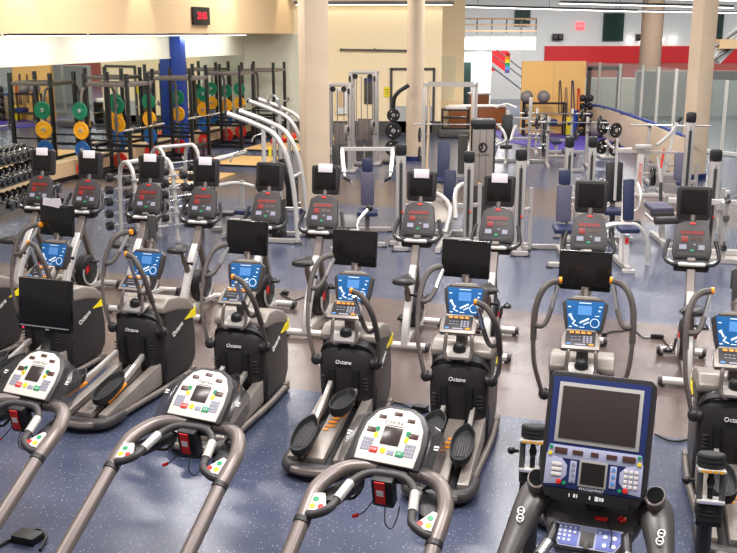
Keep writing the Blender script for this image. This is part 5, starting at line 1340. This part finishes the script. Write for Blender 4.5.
for s in (-1, 1):
    q = MB(); q.tube([(s*.2, .1, 1.14), (s*.315, -.02, 1.135), (s*.355, -.16, 1.09), (s*.385, -.3, 1.01), (s*.415, -.5, .9), (s*.44, -.9, .66), (s*.45, -1.4, .3)], .07, 14, 4, flat=.75, radii=[.07, .106, .088, .07, .058, .052, .052]); ar = q.done('arm', 'arm_grey', T4)
    cmx = frame_mtx((s*.325, -.085, 1.243), (1, s*-.12, 0), (0, .88, .35)) @ Matrix.Diagonal((.9, 1.25, 1, 1))
    q = MB(cmx); q.lathe([(.056, -.05), (.06, -.03), (.06, .006), (.054, .012), (0, .012)], seg=20); rim = q.done('cup_rim', 'tube_grey', ar)
    q = MB(cmx); q.lathe([(0, .008), (.05, .008), (.05, .015), (0, .015)], seg=20); q.done('cup_hole', 'cup_black', ar)
    em = frame_mtx((s*.375, -.27, 1.105), (1, s*-.1, 0), (0, .86, .5))
    q = MB(em); q.tube([(.018*math.cos(a), .024+.024*math.sin(a), 0) for a in [2*math.pi*k/14 for k in range(14)]], .004, 5, closed=True); q.tube([(.018*math.cos(a), -.024+.024*math.sin(a), 0) for a in [2*math.pi*k/14 for k in range(14)]], .004, 5, closed=True); q.box((0, .024, 0), (.02, .006, .004)); q.box((0, -.024, 0), (.02, .006, .004)); q.done('emblem', 'label_white', ar)
    q = MB(); q.tube([(s*.19, -.18, 1.03), (s*.21, -.28, .98), (s*.25, -.4, .93), (s*.33, -.47, .91), (s*.41, -.48, .91)], .03, 10, 4); hb = q.done('grip_bar', 'charcoal', T4)
    q = MB(); q.tube([(s*.213, -.29, .975), (s*.245, -.385, .936)], .034, 10); q.done('pulse_sensor', 'chrome', hb)
q = MB(); q.box((0, -1.9, .17), (.9, 1.9, .14), bev=.03); q.done('deck', 'charcoal', T4)
q = MB(); q.box((0, -1.9, .246), (.56, 1.8, .012)); q.done('running_belt', 'black_rubber', T4)
q = MB(); q.box((0, .0, .6), (.2, .12, 1.1), bev=.03) if False else q.tube([(0, -1.0, .2), (0, -.3, .55), (0, -.05, 1.0), (0, -.06, 1.2)], .06, 10, 4); q.done('centre_mast', 'charcoal', T4)
# upright adjustable dumbbells on black stands
for i, (px, py, lab) in enumerate(((533, 455, 'adjustable dumbbell with black ends upright on a stand left of the blue-panelled treadmill'), (710, 485, 'adjustable dumbbell with black ends upright on a stand right of the blue-panelled treadmill'))):
    c = G(px, py, .85); r = thing('adjustable_dumbbell', lab, 'dumbbell', (c.x, c.y, 0), 14 if i == 0 else 12)
    q = MB(); q.tube([(0, .0, .03), (0, .05, .3), (0, .1, .66)], .05, 10, 3); q.box((0, 0, .02), (.34, .3, .04), bev=.01); q.done('stand', 'charcoal', r)
    tl = Matrix.Translation((0, .0, .85)) @ rotm(-12)
    for z, nm in ((.165, 'upper_weight'), (-.155, 'lower_weight')):
        q = MB(tl); q.lathe([(0, -.045), (.08, -.045), (.088, -.035), (.088, .035), (.08, .045), (0, .045)], (0, .0, z), 'z', 18)
        for k in range(-1, 2): q.lathe([(.088, z+k*.025-.006), (.091, z+k*.025-.006), (.091, z+k*.025+.006), (.088, z+k*.025+.006)], (0, 0, 0), seg=18)
        q.done(nm, 'black_rubber', r)
    for z in (.105, -.095):
        q = MB(tl); q.box((0, -.02, z), (.175, .15, .025), bev=.01); bk = q.done('bracket', 'silver_light', r)
        q = MB(tl)
        for k, cx in enumerate((-.06, -.02, .02, .06)): q.box((cx*.9, -.096, z), (.026, .004, .016))
        q.done('colour_strip', 'plate_yellow' if z > 0 else 'panel_lilac', bk)
    for x in (-.07, .07):
        q = MB(tl); q.cyl((x, -.05, -.09), (x, -.05, .1), .02); q.done('side_rod', 'steel_dark', r)
    q = MB(tl); q.cyl((0, -.02, -.09), (0, -.02, .1), .018); q.ball((0, -.03, .03), (.026, .026, .045)); q.done('handle', 'black', r)
    q = MB(tl); q.cyl((-.1, 0, .02), (-.14, -.01, .02), .014); q.ball((-.15, -.01, .02), .028); q.done('knob', 'black', r)
    q = MB(tl); q.box((0, .02, -.23), (.16, .12, .07), bev=.01); q.done('base_block', 'black_gloss', r)
# television mounted on the leftmost treadmill
inv = TM[0].matrix_basis.inverted()
c = inv @ G(46, 305, 1.62); tv = TM[0]
q = MB(); q.beam([(c.x, .2, 1.12), (c.x, c.y-.1, 1.2), (c.x, c.y+.03, 1.4), (c.x, c.y+.04, 1.66)], .09, .06, 3); q.done('television_post', 'black', tv)
tmx = Matrix.Translation(c) @ rotm(-6)
q = MB(tmx); q.box((0, 0, 0), (.49, .05, .42), bev=.012); cs_ = q.done('television', 'black_gloss', tv)
q = MB(tmx); q.box((0, -.0265, .02), (.45, .003, .33), bev=.001); q.done('screen', 'screen_off', cs_)
q = MB(tmx); q.box((0, -.027, -.172), (.46, .003, .008)); q.box((.03, -.028, -.19), (.035, .003, .012)); q.done('silver_trim', 'silver', cs_)
q = MB(tmx); q.box((-.2, -.028, -.19), (.012, .003, .008)); q.done('power_light', 'led_red', cs_)
# cords and power blocks on the floor
def cord(pts, lab, r=.012, box=None):
    q = MB(); q.tube([G(x, y, .015) for x, y in pts], r, 6, 5); o = tag(q.done('power_cord', 'black'), lab, 'cord')
    if box:
        for bx, by, w_, d_ in box:
            g = G(bx, by); q = MB(); q.box((g.x, g.y, .035), (w_, d_, .06), (0, 0, -20), .015); q.done('power_block', 'black', o)
cord([(-5, 548), (10, 540), (30, 532), (40, 530), (46, 538), (40, 550)], 'black power cord and block on the floor at the lower left corner', .014, [(28, 541, .2, .14)])
cord([(392, 402), (405, 405), (418, 412), (428, 411), (436, 418), (445, 420)], 'black cord with power block between the fifth and sixth elliptical trainers', .01, [(420, 411, .16, .1)])
cord([(655, 434), (668, 440), (680, 441), (690, 438)], 'thin black cord on the blue floor right of the blue-panelled treadmill', .01)
cord([(604, 335), (610, 332), (622, 331), (634, 330), (640, 335), (645, 338), (660, 338), (668, 345)], 'black cord crossing the tan floor left of the rightmost bike', .01, [(657, 339, .16, .06), (604, 337, .06, .08)])
cord([(280, 293), (286, 297), (294, 300), (304, 297)], 'short black cord on the tan floor left of the bike by the square column', .01, [(285, 295, .1, .08)])
cord([(438, 318), (444, 322), (452, 320), (458, 326), (470, 322)], 'black cord on the tan floor between the seventh and eighth bikes', .01)
